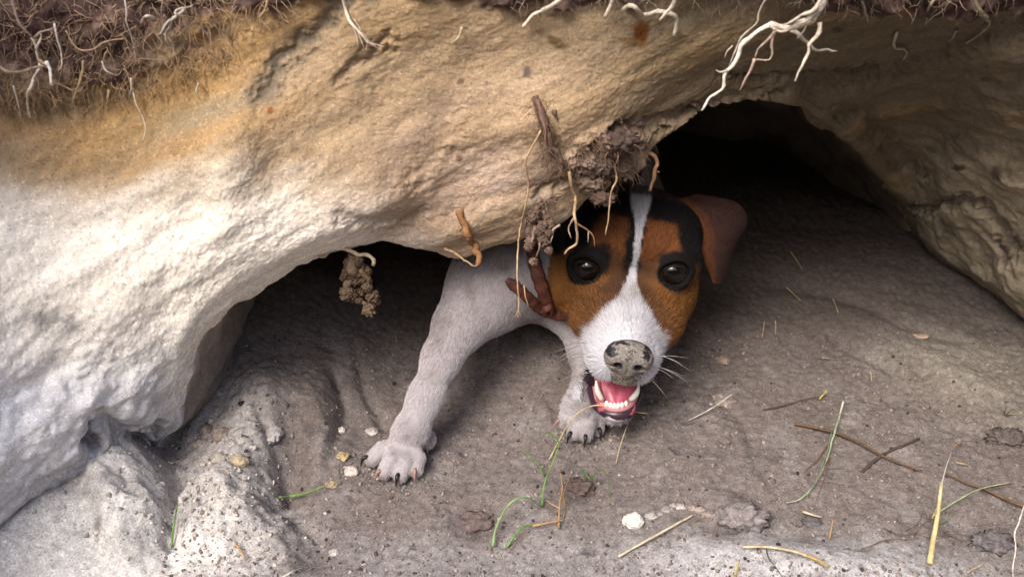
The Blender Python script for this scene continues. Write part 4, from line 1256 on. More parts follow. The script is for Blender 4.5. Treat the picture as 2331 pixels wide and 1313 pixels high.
TL = [('white_root', 'brightest short thick white root hanging under a knotted mat', [(104, 140, .010), (112, 158, .012), (115, 178, .012), (117, 194, .010)], 12, (.78, .72, .64)),
      ('twisted_root', 'twisted cream root running down into the knotted mat', [(72, 85, .006), (82, 112, .008), (88, 136, .009), (96, 162, .008)], 10, CREAM),
      ('long_root', 'long thin white root with a kink, alone on dark topsoil', [(124, 55, .008), (128, 78, .01), (139, 118, .01), (140, 148, .01), (132, 161, .008)], 6, (.7, .62, .52)),
      ('kinked_root', 'cream root kinked halfway and ending in a thread below the mat', [(76, 182, .008), (66, 208, .01), (61, 230, .01), (66, 250, .008), (69, 268, .006)], 9, (.70, .63, .52)),
      ('thin_root', 'thin cream root hanging just left of the kinked root', [(30, 196, .006), (38, 222, .008), (44, 244, .008), (44, 264, .006)], 6, CREAM),
      ('drooping_root', 'tan root drooping to a curled tip over the ochre band', [(190, 138, .006), (187, 166, .009), (178, 196, .009), (171, 216, .009), (164, 238, .008), (168, 249, .006)], 8, TANR),
      ('hooked_root', 'small pale hooked root in dark brown soil', [(232, 140, .006), (239, 158, .008), (250, 166, .008), (262, 172, .006)], 6, (.5, .42, .34)),
      ('stub_root', 'stubby whitish root hanging straight over ochre soil', [(298, 178, .006), (299, 198, .008), (296, 217, .006)], 7, (.66, .58, .47)),
      ('thread_root', 'pale thread root running down dark soil from the top edge', [(283, -8, .006), (287, 30, .008), (288, 52, .007), (301, 92, .007), (311, 148, .005)], 5, GREYR),
      ('grey_root', 'crooked grey root with two forks beside an orange stain', [(420, 22, .008), (404, 38, .010), (387, 46, .010), (388, 62, .010), (375, 78, .008), (387, 106, .006)], 10, GREYR),
      ('knobby_root', 'short knobby whitish root with its end bent down', [(352, 42, .008), (336, 36, .011), (326, 42, .011), (322, 52, .008)], 10, (.55, .48, .40)),
      ('wispy_root', 'longest wispy thread hanging over the cream sand below the topsoil', [(302, 200, .005), (310, 238, .007), (325, 268, .006), (330, 296, .006), (323, 326, .004)], 5, CREAM),
      ('tan_root', 'stout short tan root at the lower fringe of the topsoil', [(248, 205, .006), (243, 222, .008), (247, 238, .006)], 9, TANR),
      ('fringe_root', 'small whitish rootlet at the right end of the ochre fringe', [(452, 188, .004), (447, 208, .007), (456, 226, .004)], 5, (.55, .47, .36)),
      ('slack_root', 'slack root looping sideways between two hanging roots', [(150, 70, .006), (166, 100, .008), (184, 114, .008), (214, 112, .008), (236, 96, .008), (284, 88, .006)], 6, TANR),
      ('upper_root', 'faded root descending diagonally from the upper left corner', [(25, -5, .006), (34, 30, .008), (52, 62, .008), (76, 88, .006)], 8, (.36, .26, .22)),
      ('bridge_root', 'pale root bridging the gap above the twisted root', [(80, 84, .008), (96, 72, .01), (118, 66, .01), (128, 60, .008)], 7, (.45, .36, .27)),
      ('mat_root', 'horizontal tangled root along the lower edge of the topsoil at far left', [(-10, 148, .008), (20, 164, .010), (58, 162, .010), (92, 150, .010), (120, 160, .008)], 10, (.40, .30, .20)),
      ('sagging_root', 'root sagging from the mat towards the drooping root', [(132, 190, .006), (150, 198, .008), (172, 204, .008), (186, 160, .006)], 5, TANR)]
for (nm, lb, pa_, w_, c_) in TL:
    br = ()
    if nm == 'grey_root': br = [([(388, 46, .010), (375, 62, .010), (360, 80, .006)], 7, GREYR), ([(405, 36, .010), (400, 24, .010), (440, 12, .006)], 6, GREYR)]
    if nm == 'twisted_root': br = [([(82, 112, .008), (92, 92, .008), (92, 74, .006)], 6, CREAM), ([(90, 138, .009), (104, 146, .009), (125, 160, .006)], 7, TANR), ([(92, 146, .009), (84, 168, .009), (74, 186, .006)], 7, CREAM)]
    root_thing(nm, lb, pa_, w_ * .66, np.array(c_) * .85, branches=br, w_end=w_ * .4, wob=.4)
RT = [('looped_root', 'small root with a bright curled hook on the shaded upper right', [(2043, 72, .004), (2034, 98, .005), (2042, 112, .006), (2058, 112, .007), (2064, 122, .007), (2056, 136, .004)], 7, (.48, .40, .27)),
      ('knee_root', 'pale root bent like a knee near the upper right corner', [(2210, -20, .006), (2232, 30, .008), (2253, 52, .008), (2228, 80, .007), (2198, 99, .005)], 8, (.36, .30, .20)),
      ('faint_root', 'faint straight rootlet below the dark strip on the upper right', [(2130, -5, .005), (2115, 18, .006), (2107, 56, .004)], 6, (.33, .28, .2)),
      ('curved_root', 'faint curved rootlet right of the large woody root', [(1962, 2, .005), (1971, 26, .006), (1960, 46, .004)], 6, (.34, .28, .2)),
      ('tiny_root', 'tiny pale rootlet between the looped root and the knee root', [(2177, 70, .004), (2171, 84, .005), (2160, 94, .003)], 6, (.36, .31, .22)),
      ('speck_root', 'frayed scrap of pale root stuck on bare tan sand left of middle', [(1052, 62, .003), (1045, 84, .004), (1028, 100, .003)], 6, (.48, .38, .25))]
for (nm, lb, pa_, w_, c_) in RT:
    root_thing(nm, lb, pa_, w_, c_, w_end=w_ * .5)
iv, ifc = ico(4)
def clod_geo(c, r, amp=.35, fr_=1.0, flat=1.0):
    _sd[0] += 1
    V = iv * np.asarray(r, float)
    nz_ = fbm(iv * 1.6 * fr_ + _sd[0] * 7.7, 3)
    rg = 0.5 - np.abs(fbm(iv * 3.1 * fr_ + _sd[0] * 3.1, 3))
    V = V * (1 + amp * 1.25 * nz_ + min(.26, .55 * amp) * rg + .06 * fbm(iv * 11 + _sd[0], 2))[:, None]
    V[:, 2] *= flat
    return V + c
# roots about the lip, in front of the dog
root_thing('brown_root', 'dark brown root with peeling fibres running down the face above the dog', [(1218, 218, .001), (1232, 262, .002), (1244, 302, .003), (1260, 340, .004), (1282, 372, .005), (1300, 398, .006)], 13, (.13, .075, .055), w_end=8, wob=.6,
           branches=[([(1224, 226, .002), (1240, 275, .004), (1252, 318, .005), (1268, 352, .005)], 9, (.17, .10, .075)), ([(1236, 262, .003), (1262, 306, .004), (1272, 330, .003)], 5, (.15, .08, .05)), ([(1262, 250, .001), (1268, 274, .001)], 9, (.14, .085, .065)), ([(1226, 236, .003), (1238, 300, .005), (1250, 356, .004)], 7, (.2, .12, .09)),
                     ([(1250, 310, .003), (1258, 350, .005), (1290, 392, .006)], 8, (.18, .11, .085)), ([(1212, 222, .001), (1226, 270, .002), (1234, 300, .002)], 6, (.12, .07, .05)), ([(1268, 350, .004), (1276, 385, .006), (1262, 410, .004)], 6, (.2, .13, .10))])
root_thing('crooked_root', 'crooked tan root hanging from the brown root to above the left eye', [(1296, 390, .006), (1300, 420, .010), (1310, 452, .012), (1308, 490, .012), (1314, 530, .012), (1312, 556, .012), (1292, 568, .012), (1286, 578, .012)], 8, TANR, w_end=5,
           branches=[([(1312, 508, .012), (1335, 522, .012), (1350, 536, .012), (1354, 562, .012)], 5, BRNR), ([(1308, 495, .012), (1294, 520, .01), (1300, 542, .012)], 5, (.35, .25, .18)), ([(1340, 526, .012), (1338, 552, .012)], 3, GREYR)])
root_thing('hanging_thread', 'longest hair thin root dangling in front of the white shoulder', [(1231, 298, .004), (1210, 338, .006), (1196, 372, .006), (1203, 420, .006), (1196, 470, .008), (1184, 520, .010), (1179, 570, .016), (1177, 630, .03), (1181, 680, .035), (1179, 722, .04)], 4.5, TANR, w_end=3,
           branches=[([(1193, 650, .034), (1196, 675, .036), (1204, 700, .036)], 3), ([(1180, 705, .04), (1172, 722, .04)], 3), ([(1180, 708, .04), (1188, 724, .04)], 3)])
root_thing('eyebrow_thread', 'thin tan root hanging down to the brow of the dog', [(1394, 364, .008), (1403, 400, .016), (1402, 416, .018), (1390, 440, .02), (1386, 490, .022), (1378, 534, .022)], 5, TANR, w_end=3)
for_arch = [(1458, 334, .004), (1474, 346, .006), (1494, 356, .008), (1496, 372, .010), (1486, 396, .012), (1484, 415, .014), (1480, 434, .014)]
root_thing('gnarled_root', 'gnarled light brown root sticking down against the black of the arch', [(a, b, .028) for a, b, c in for_arch], 10, (.24, .14, .08), surf=None, w_end=7, wob=.55, branches=[(fr([(1488, 388), (1502, 392)], .028), 7)])
root_thing('crumbled_root', 'stubby sand coated root left of the gnarled root', [(1408, 368, .030), (1420, 384, .028), (1427, 392, .026), (1421, 412, .024)], 12, (.40, .29, .22), surf=None, w_end=8)
root_thing('orange_root', 'thick orange brown hooked root under the lip above the shoulder', [(1046, 478, .000), (1050, 505, .003), (1064, 530, .006), (1080, 558, .010), (1090, 584, .014), (1088, 602, .016)], 17, (.24, .12, .05), w_end=12, wob=.45, branches=[
    ([(1066, 540, .012), (1068, 558, .010)], 9, (.3, .2, .14)), ([(1012, 566, .004), (1032, 574, .010), (1060, 594, .016), (1078, 606, .018), (1088, 602, .018)], 7, TANR)])
WY = -.004
root_thing('arched_root', 'knotty pale root arching out below the left lip into the dark', fr([(712, 556), (722, 576), (738, 582), (748, 574), (775, 567), (800, 572), (815, 580), (836, 580), (851, 592), (849, 604)], WY), 10, (.42, .34, .24), surf=None, w_end=9)
clump = root_thing('soil_clump', 'ragged clump of soil and roots hanging below the arched root', fr([(808, 580), (805, 606), (794, 632), (788, 656), (790, 668)], .0), 26, (.17, .115, .075), surf=None, w_end=14, branches=[
    (fr([(815, 582), (822, 612), (836, 640), (838, 664), (845, 694)], .0), 24, (.19, .125, .075)), (fr([(792, 660), (806, 680), (826, 686), (846, 698)], .0), 17, (.15, .10, .065)),
    (fr([(800, 620), (820, 624)], -.001), 18, (.15, .10, .07)), (fr([(838, 680), (856, 694)], .0), 6, TANR), (fr([(806, 600), (790, 640)], -.003), 6, TANR)], wob=.6)
def crumbs_on(parent, path, n, r, col, spread, surf):
    """small lumps of soil clinging along a path, each a part of its thing"""
    base = np.array(parent.location)
    C_ = crom(np.array([list(surf(*q_)) for q_ in path]), n)
    for q_ in C_:
        pp = q_ + rng.normal(size=3) * spread
        V = clod_geo(pp - base, np.array([1, .8, 1.1]) * r * rng.uniform(.55, 1.3), .5, 1.5)
        mesh_obj('soil_crumb', V, ifc, M_clod, parent, two_tone(V + base, np.array(col) * rng.uniform(.75, 1.25), .3))
strand = root_thing('dirt_strand', 'crumbly strand of dirt and fibres hanging beside the collar', [(1222, 470, .004), (1218, 510, .008), (1212, 545, .012), (1204, 566, .012)], 10, (.20, .135, .11), w_end=5, wob=.6, branches=[
    ([(1238, 480, .004), (1236, 520, .010), (1232, 550, .014), (1220, 585, .014)], 8, (.2, .14, .115)), ([(1196, 500, .006), (1194, 540, .010)], 5, (.22, .155, .13)), ([(1262, 515, .004), (1258, 535, .012), (1252, 555, .014)], 5, (.3, .22, .17))])
crumbs_on(strand, [(1220, 480, .006), (1216, 520, .010), (1208, 562, .012)], 9, .0027, (.125, .083, .063), .0022, on_bank)
crumbs_on(strand, [(1240, 490, .006), (1236, 530, .012), (1222, 580, .014)], 9, .0027, (.125, .083, .063), .0022, on_bank)
crumbs_on(clump, [(806, 592, .0), (792, 640, .0), (790, 668, .0), (822, 688, .0)], 12, .0032, (.10, .068, .045), .0022, Wy)
crumbs_on(clump, [(818, 590, .0), (834, 632, .0), (842, 670, .0), (848, 694, .0)], 11, .0032, (.11, .074, .048), .0022, Wy)
root_thing('side_rootlet', 'short pale rootlet curling at the edge of the lip left of the head', [(1274, 512, .006), (1258, 524, .010), (1256, 544, .012)], 6, (.38, .28, .22))
# clods caught in the root ball at the lip above the head
def clod(name, label, pos, r, col, amp=.3, cat='clod', group='clods of soil', fr_=1.0):
    V = clod_geo(np.zeros(3), r, amp, fr_)
    o = mesh_obj(name, V, ifc, M_clod, None, two_tone(V + pos, col, .25))
    o.location = pos
    return tag(o, label, cat, group)
for (nm, lb, x, y, l, r, c) in (('soil_lump', 'broken wedge of tan soil at the lip just above the left brow', 1345, 418, .006, (.013, .008, .009), (.21, .15, .115)),
                                ('grey_pebble', 'oval pale pebble stuck in the root ball', 1316, 396, .004, (.0048, .004, .0075), (.33, .26, .21)),
                                ('brown_lump', 'rounded brown lump of soil in the middle of the root ball', 1360, 380, .006, (.013, .009, .011), (.15, .105, .085)),
                                ('dark_lump', 'dark crumbly lump at the top of the root ball', 1412, 320, .004, (.016, .008, .010), (.13, .09, .075)),
                                ('reddish_lump', 'flat reddish soil flake hanging lowest over the brow', 1372, 452, .012, (.012, .006, .006), (.13, .08, .062)),
                                ('small_lump', 'small soil lump right of the pale pebble', 1344, 372, .005, (.006, .005, .006), (.27, .20, .165))):
    clod(nm, lb, on_bank(x, y, .001), np.array(r) * .6, np.array(c) * .62, .5, fr_=1.5)
# fine fibres: too many to count
def fibres(name, label, n, region, ln, col, w=.00022, lift=.004, down=1.0, parent=None):
    mb = MB(); k = 0; tries = 0
    while k < n and tries < n * 6:
        tries += 1
        px_, py_ = region()
        h = hit(px_, py_, (BV_bank,))
        if h is None or h[3] > 1.2: continue
        k += 1
        p = np.array(h[0]); nr_ = np.array(h[1]); L = rng.uniform(.4, 1.2) * ln
        d = nr_ * rng.uniform(.2, .8) + rng.normal(size=3) * np.array([.7, .3, .5]) + np.array([0, 0, -.5 * down]); d /= np.linalg.norm(d)
        Q_ = [p]
        for _ in range(4):
            d = d + rng.normal(size=3) * .42 + np.array([0, 0, -.24 * down]); d /= np.linalg.norm(d)
            nx = Q_[-1] + d * L / 4
            nx[1] = min(nx[1], p[1] + .001)
            Q_.append(nx)
        V, F = tube(crom(Q_, 7), w * rng.uniform(.5, 1.4) * np.linspace(1, .4, 7), 3)
        mb.add(V, F, np.array(col) * rng.uniform(.3, 1.2))
    o = mb.build(name, M_root)
    return tag(o, label, 'root fibres', None, 'stuff')
def reg_soil():
    while True:
        x = rng.uniform(-60, 640); y = rng.uniform(-40, 260)
        e = np.interp(x, [-60, 150, 300, 450, 640], [262, 240, 215, 150, 40])
        if y < e: return x, y
fibres('topsoil_fibres', 'tangle of fine pale root fibres over the dark topsoil at upper left', 1100, reg_soil, .016, (.46, .31, .20))
fibres('fringe_fibres', 'fringe of fine ochre fibres at the lower edge of the topsoil', 900, lambda: (lambda x: (x, np.interp(x, [-40, 150, 300, 480, 560], [225, 215, 195, 150, 70]) + rng.normal(0, 22)))(rng.uniform(-40, 540)), .013, (.46, .30, .15), .0002)
fibres('root_ball_fibres', 'fine brown fibres bristling from the root ball over the dog', 420, lambda: (1375 + rng.normal(0, 48), 365 + rng.normal(0, 42)), .014, (.26, .17, .11), .0002)
fibres('strand_fibres', 'fine fibres round the brown root and the dirt strand', 260, lambda: (lambda t: (1222 + 60 * t + rng.normal(0, 14), 230 + 170 * t + rng.normal(0, 12)) if rng.random() < .6 else (1225 + rng.normal(0, 18), 500 + rng.normal(0, 26)))(rng.random()), .012, (.24, .16, .11), .0002)
fibres('edge_fibres', 'sparse pale fibres along the top edge right of the middle', 260, lambda: (rng.uniform(1130, 2331), rng.uniform(-30, 22)), .012, (.34, .26, .19), .0002)

# --- stems, straws and blades lying on the floor
GREEN, STRAW, DRY, SILV = (0.085, 0.17, 0.03), (0.50, 0.40, 0.19), (0.33, 0.19, 0.075), (0.30, 0.36, 0.24)
def litter(name, label, path, w, col, cat, lift=.0022, mat=None, branches=(), w_end=None, group='straws and twigs on the sand', wob=.12, bname='side_shoot', flat=1.0):
    w = w * .72; w_end = w_end * .72 if w_end else w_end
    branches = [(b_[0], b_[1] * .72, *[np.array(c_) * .9 for c_ in b_[2:]]) for b_ in branches]; col = np.array(col) * .9
    return root_thing(name, label, path, w, col, lift, on_ground, w_end, branches, group, cat, mat or M_straw, wob, bname, flat)
BL = 'grass blades on the sand'
litter('grass_sprout', 'pale green blade arching left from the sprout in the foreground', [(1122, 1242, .004), (1127, 1210, .008), (1140, 1176, .014), (1164, 1143, .02), (1198, 1132, .018), (1232, 1152, .002)], 9, (.20, .30, .13), 'grass blade', mat=M_grass, group=BL, w_end=5)
litter('grass_sprout', 'upright green blade rising behind the brown stalk', [(1234, 1152, .001), (1238, 1106, .014), (1254, 1062, .022), (1270, 1022, .03), (1274, 1006, .03)], 8, (.13, .24, .06), 'grass blade', mat=M_grass, group=BL, w_end=4)
litter('grass_sprout', 'short dark green blade leaning left near the standing one', [(1240, 1084, .001), (1226, 1058, .008), (1204, 1034, .012), (1186, 1016, .012)], 6, GREEN, 'grass blade', mat=M_grass, group=BL, w_end=3)
litter('grass_sprout', 'faint green blade curving towards the paw under the muzzle', [(1274, 1008, .03), (1262, 992, .03), (1240, 984, .028), (1215, 984, .025)], 5, GREEN, 'grass blade', mat=M_grass, group=BL, w_end=3)
litter('grass_sprout', 'short wide green blade joined to an orange stalk', [(1154, 1246, .002), (1172, 1218, .006), (1192, 1198, .006), (1216, 1196, .004)], 8, (.10, .21, .05), 'grass blade', mat=M_grass, group=BL, w_end=6, branches=[([(1212, 1197, .005), (1244, 1190, .005), (1284, 1182, .006)], 8, (.38, .22, .09)), ([(1160, 1250, .002), (1180, 1226, .004), (1208, 1202, .004)], 4, (.24, .13, .07))])
litter('grass_sprout', 'green blade lying by the hollow left of the long leg', [(636, 1131, .004), (668, 1128, .007), (702, 1120, .009), (738, 1104, .012)], 8, (.17, .30, .07), 'grass blade', mat=M_grass, group=BL, w_end=5)
litter('grass_sprout', 'green blade standing in the crack between the pale ledges', [(391, 1244, .002), (394, 1206, .008), (400, 1168, .014), (406, 1138, .02)], 8, (.13, .26, .06), 'grass blade', mat=M_grass, group=BL, w_end=3)
litter('grass_tuft', 'small dark green tuft over the earthy hole in the foreground', [(1326, 1070, .006), (1338, 1084, .007), (1346, 1096, .004)], 8, (.07, .15, .035), 'grass tuft', mat=M_grass, group=BL, branches=[([(1346, 1098, .004), (1350, 1082, .010), (1358, 1070, .012)], 6, (.07, .16, .03)), ([(1358, 1070, .01), (1374, 1072, .012), (1384, 1090, .01), (1386, 1150, .002)], 4, (.09, .14, .04))])
litter('split_grass_straw', 'silvery green split grass stem with a white tip crossing the twig', [(1920, 914, .010), (1908, 958, .006), (1896, 996, .005), (1884, 1040, .004), (1866, 1082, .003), (1846, 1112, .003), (1820, 1136, .003), (1790, 1144, .002)], 9, (.32, .37, .24), 'grass stem', mat=M_grass, group=BL, w_end=4, branches=[
    ([(1920, 914, .010), (1912, 940, .008)], 9, (.72, .70, .60)), ([(1893, 985, .005), (1882, 1030, .006), (1860, 1090, .006), (1836, 1128, .004)], 5, (.18, .25, .15)), ([(1888, 1035, .004), (1880, 1076, .003), (1858, 1138, .002)], 4, (.17, .09, .07)), ([(1882, 1015, .003), (1858, 1048, .003), (1830, 1072, .002)], 6, (.24, .12, .085))])
litter('straw', 'thick yellow straw standing at right with a grey thread on top', [(2116, 1282, .002), (2126, 1218, .012), (2136, 1160, .02), (2143, 1098, .028)], 19, (.55, .44, .22), 'straw', w_end=10, branches=[([(2142, 1105, .028), (2156, 1056, .036), (2166, 1028, .04)], 4, (.4, .4, .4)), ([(2122, 1180, .012), (2134, 1150, .02)], 6, (.42, .38, .16)), ([(2118, 1262, .004), (2136, 1196, .008)], 6, STRAW)])
litter('twig', 'long brown twig running diagonally over the sand at right', [(1808, 964, .002), (1850, 972, .003), (1898, 984, .004), (1950, 1004, .004), (2000, 1032, .004), (2050, 1055, .003), (2100, 1072, .001)], 11, (.13, .075, .045), 'twig', mat=M_root, w_end=7)
litter('twig', 'brown twig entering from the right edge below the long one', [(2350, 1158, .004), (2300, 1140, .004), (2240, 1112, .004), (2190, 1094, .003), (2150, 1076, .001)], 10, (.15, .09, .05), 'twig', mat=M_root, w_end=6, branches=[([(2235, 1112, .004), (2270, 1106, .005), (2306, 1100, .003)], 6, DKR)])
litter('twig', 'dark soil covered twig crossing under the long brown twig', [(1962, 1074, .001), (1988, 1050, .002), (2016, 1030, .002), (2052, 1014, .002), (2092, 998, .001)], 12, (.085, .06, .05), 'twig', mat=M_root, w_end=9, wob=.4)
litter('twig', 'thin dark twig ending at two yellow bits right of the muzzle', [(1738, 932, .001), (1772, 926, .002), (1812, 914, .003), (1864, 902, .002)], 6, DKR, 'twig', mat=M_root)
litter('straw', 'two part yellow husk at the end of the thin dark twig', [(1866, 908, .003), (1872, 900, .004), (1876, 897, .004)], 8, (.42, .34, .09), 'husk', w_end=6, branches=[([(1876, 896, .004), (1882, 888, .005)], 7, (.40, .32, .09))])
litter('straw', 'straight pale straw right of the white lump in the foreground', [(1408, 1266, .002), (1460, 1236, .004), (1520, 1203, .004), (1577, 1172, .002)], 8, (.55, .47, .33), 'straw', w_end=7)
litter('straw', 'curved straw with a yellow end on the pale step', [(1690, 1244, .003), (1738, 1244, .004), (1788, 1250, .004), (1836, 1264, .004), (1888, 1290, .003)], 9, (.46, .37, .24), 'straw', w_end=9, branches=[([(1836, 1264, .005), (1862, 1274, .005), (1888, 1290, .004)], 10, (.48, .33, .10))])
litter('straw', 'fine white straw on the sand right of the open mouth', [(1568, 956, .002), (1618, 930, .006), (1666, 897, .012)], 5, (.55, .52, .46), 'straw', w_end=3)
litter('straw', 'fine bent yellow straw passing in front of the paw below the mouth', [(1250, 1046, .002), (1276, 996, .012), (1300, 956, .024), (1330, 930, .034), (1362, 922, .040), (1410, 932, .036), (1476, 941, .020)], 5, (.46, .36, .18), 'straw', w_end=4, group='fine straws')
litter('straw', 'thin tan straw hanging below the chin', [(1402, 1056, .001), (1410, 1020, .008), (1422, 984, .014), (1432, 958, .018)], 4, (.40, .30, .19), 'straw', w_end=3)
litter('stalk', 'upright orange brown stalk in the middle foreground', [(1272, 1202, .001), (1274, 1150, .010), (1280, 1110, .016), (1276, 1076, .022)], 8, DRY, 'stalk', branches=[([(1242, 1136, .004), (1258, 1148, .006), (1276, 1156, .006)], 6, (.42, .28, .16)), ([(1278, 1140, .01), (1290, 1100, .014), (1303, 1072, .018)], 4, DRY), ([(1280, 1125, .01), (1286, 1150, .004), (1282, 1178, .003)], 5, DRY)])
litter('stalk', 'orange sliver of straw on the pale ledge at lower left', [(538, 1240, .003), (550, 1256, .004), (562, 1274, .003)], 9, (.36, .21, .10), 'straw sliver')
litter('straw', 'pale straw cut off by the bottom edge left of the middle', [(638, 1316, .003), (662, 1302, .004), (690, 1290, .002)], 7, (.6, .54, .45), 'straw')
litter('straw', 'pale pointed seed husk on the sand below the split stem', [(1828, 1164, .002), (1846, 1170, .004), (1872, 1177, .002)], 10, (.52, .40, .28), 'husk', w_end=4)
litter('stalk', 'thin orange straw standing at the edge of the pale step', [(1888, 1226, .001), (1892, 1204, .005), (1896, 1180, .009)], 5, (.38, .22, .09), 'straw')
litter('straw', 'short yellow straw stump at the bottom edge', [(1672, 1318, .001), (1676, 1296, .006), (1682, 1276, .010)], 9, (.46, .37, .16), 'straw', w_end=7)
litter('thread', 'thin dark curved hair like root on the pale step', [(1744, 1248, .002), (1750, 1270, .003), (1766, 1290, .003), (1784, 1318, .002)], 4, (.07, .07, .05), 'thread')
litter('straw', 'short slanting tan straw at the bottom right', [(2202, 1302, .002), (2220, 1292, .003), (2240, 1284, .002)], 6, (.42, .32, .2), 'straw')
litter('grass_sprout', 'silvery thin blade lying across the second brown twig', [(2126, 1172, .002), (2180, 1138, .006), (2226, 1114, .008), (2296, 1098, .008)], 6, (.30, .36, .22), 'grass blade', mat=M_grass, group=BL, w_end=3, branches=[([(2140, 1192, .002), (2180, 1160, .004)], 4, (.14, .22, .08))])
litter('white_root', 'white wavy root hanging at the right edge of the foreground', [(2334, 1146, .03), (2322, 1180, .03), (2310, 1214, .028), (2312, 1250, .024), (2306, 1290, .02), (2308, 1330, .016)], 6, (.62, .54, .50), 'root', mat=M_root, wob=.4)
for k, (lb, a, b) in enumerate((('thin pale straw standing on the shaded floor right of the ear', (1800, 574), (1826, 612)), ('tan straw lying below the one right of the ear', (1790, 654), (1822, 684)), ('tiny white straw in the middle of the shaded floor', (1896, 681), (1908, 712)),
                                ('blurred upright grass stalk right of the cheek', (1740, 732), (1734, 768)), ('hair thin white stalk beside the blurred grass stalk', (1765, 730), (1765, 760)), ('small yellow green sprout on the right floor', (1981, 846), (1984, 868)),
                                ('small orange chip of straw left of the sprout', (1872, 814), (1888, 815)), ('small tan sliver right of the thick straw', (2178, 1052), (2206, 1058)), ('rusty thread above the grey thread of the thick straw', (2174, 1018), (2190, 1004)))):
    litter('straw_bit', lb, [(a[0], a[1], .006), ((a[0] + b[0]) / 2 + 1, (a[1] + b[1]) / 2, .004), (b[0], b[1], .002)], 4.5, (.46, .36, .2) if k not in (8,) else (.35, .16, .06), 'straw', w_end=3, group='small bits of straw')
litter('grass_sprig', 'wispy dry green sprig against the pale lumps at the right edge', [(2286, 944, .002), (2290, 925, .010), (2284, 905, .016)], 4, (.12, .13, .05), 'sprig', mat=M_grass, group=BL, branches=[([(2290, 944, .002), (2306, 930, .008), (2328, 936, .01)], 4, (.11, .12, .05)), ([(2288, 944, .002), (2276, 926, .01), (2270, 912, .01)], 3, (.14, .14, .06)), ([(2292, 946, .002), (2312, 944, .006), (2336, 948, .006)], 4, (.08, .09, .04))])
litter('fine_roots', 'tangled hair fine brown roots round the foot of the thick straw', [(2060, 1208, .002), (2090, 1190, .005), (2104, 1160, .006), (2120, 1196, .004), (2160, 1186, .002)], 3, (.12, .075, .05), 'roots', mat=M_root, group='hair roots on the floor', wob=.6, branches=[([(2010, 1200, .002), (2050, 1216, .003), (2110, 1210, .002)], 3, (.14, .08, .06)), ([(2040, 1180, .002), (2080, 1208, .003), (2130, 1230, .002)], 3, (.13, .08, .06)), ([(2080, 1215, .002), (2120, 1180, .004), (2180, 1160, .002)], 3, (.15, .10, .07)), ([(1960, 1250, .002), (2020, 1228, .003), (2090, 1226, .002)], 3, (.12, .08, .06)), ([(2150, 1210, .002), (2200, 1230, .003), (2260, 1206, .002)], 3, (.12, .08, .06))])

# --- clods and stones
def gclod(name, label, px_, py_, r, col, sink=.45, amp=.28, cat='clod', group='clods and pebbles on the floor', fr_=1.0):
    p = on_ground(px_, py_, 0)
    return clod(name, label, p + np.array([0, 0, r[2] * (1 - 2 * sink) * .5]), r, col, amp, cat, group, fr_)
gclod('white_pebble', 'chalky white lump on the sand in the foreground', 1441, 1188, (.0068, .0056, .0052), (.66, .64, .57), .3, .2, 'pebble')
gclod('pale_pebble', 'pale pinkish crumb by the claws of the long leg', 800, 1076, (.0056, .0046, .0042), (.48, .40, .36), .4, .3, 'pebble')
gclod('yellow_pebble', 'yellow ochre crumb above the pale pinkish one', 780, 1040, (.0046, .0038, .0032), (.33, .25, .14), .4, .3, 'pebble')
gclod('ochre_crumb', 'flat ochre crumb just right of the green blade tip', 754, 1103, (.0042, .0030, .0020), (.30, .23, .15), .4, .3, 'crumb')
gclod('white_crumb', 'small white crumb at the foot of the mound beside the paw', 777, 980, (.0030, .0026, .0024), (.52, .47, .44), .3, .3, 'crumb')
gclod('light_crumb', 'light grey crumb behind the long leg paw', 846, 984, (.0048, .0036, .0028), (.42, .37, .35), .4, .3, 'crumb')
gclod('white_patch', 'whitish crust on the crest of the brown mound', 622, 985, (.0060, .0095, .0036), (.36, .33, .315), .6, .25, 'clod', fr_=1.3)
gclod('dark_clod', 'dark crumbling clod at the end of the pale crumb ridge', 1690, 1178, (.0150, .0100, .0085), (.20, .175, .17), .5, .4, fr_=1.6)
gclod('brown_clod', 'brown clod with a pale speck in the foreground hole', 1318, 1112, (.0100, .0075, .0052), (.10, .073, .065), .5, .4, fr_=1.6)
gclod('round_clod', 'wide dark brown clod left of the green blade', 1086, 1190, (.0120, .0085, .0050), (.125, .095, .088), .6, .4, fr_=1.6)
gclod('grey_clod', 'dark grey clod by the fine roots at lower right', 2254, 1236, (.0115, .0078, .0060), (.125, .11, .112), .5, .5, fr_=1.8)
gclod('small_clod', 'small dark grey clod below the seed husk', 1846, 1190, (.0070, .0046, .0035), (.11, .098, .10), .5, .35)
gclod('edge_clod', 'dark crumbling clod near the right edge above the second twig', 2292, 998, (.0130, .0080, .0050), (.125, .105, .097), .5, .55, fr_=2)
gclod('pink_chip', 'flat pinkish chip on the shaded right floor', 2094, 766, (.0072, .0034, .0016), (.36, .26, .20), .4, .2, 'chip')
gclod('tan_clod', 'pale tan clod on the floor right of the muzzle', 1646, 820, (.0060, .0045, .0030), (.24, .18, .15), .5, .35)
gclod('flat_clod', 'pale flat clod under the fine white straw', 1646, 912, (.0100, .0075, .0030), (.25, .205, .185), .6, .3)
crv = crom([np.array([1482, 1176, 0]), np.array([1512, 1158, 0]), np.array([1552, 1150, 0]), np.array([1592, 1156, 0]), np.array([1636, 1178, 0]), np.array([1650, 1190, 0])], 17)
p0 = on_ground(crv[5][0], crv[5][1], 0)
ridge = tag(empty('crumb_ridge', p0), 'curved row of whitish crumbs between the white lump and the dark clod', 'crumbs')
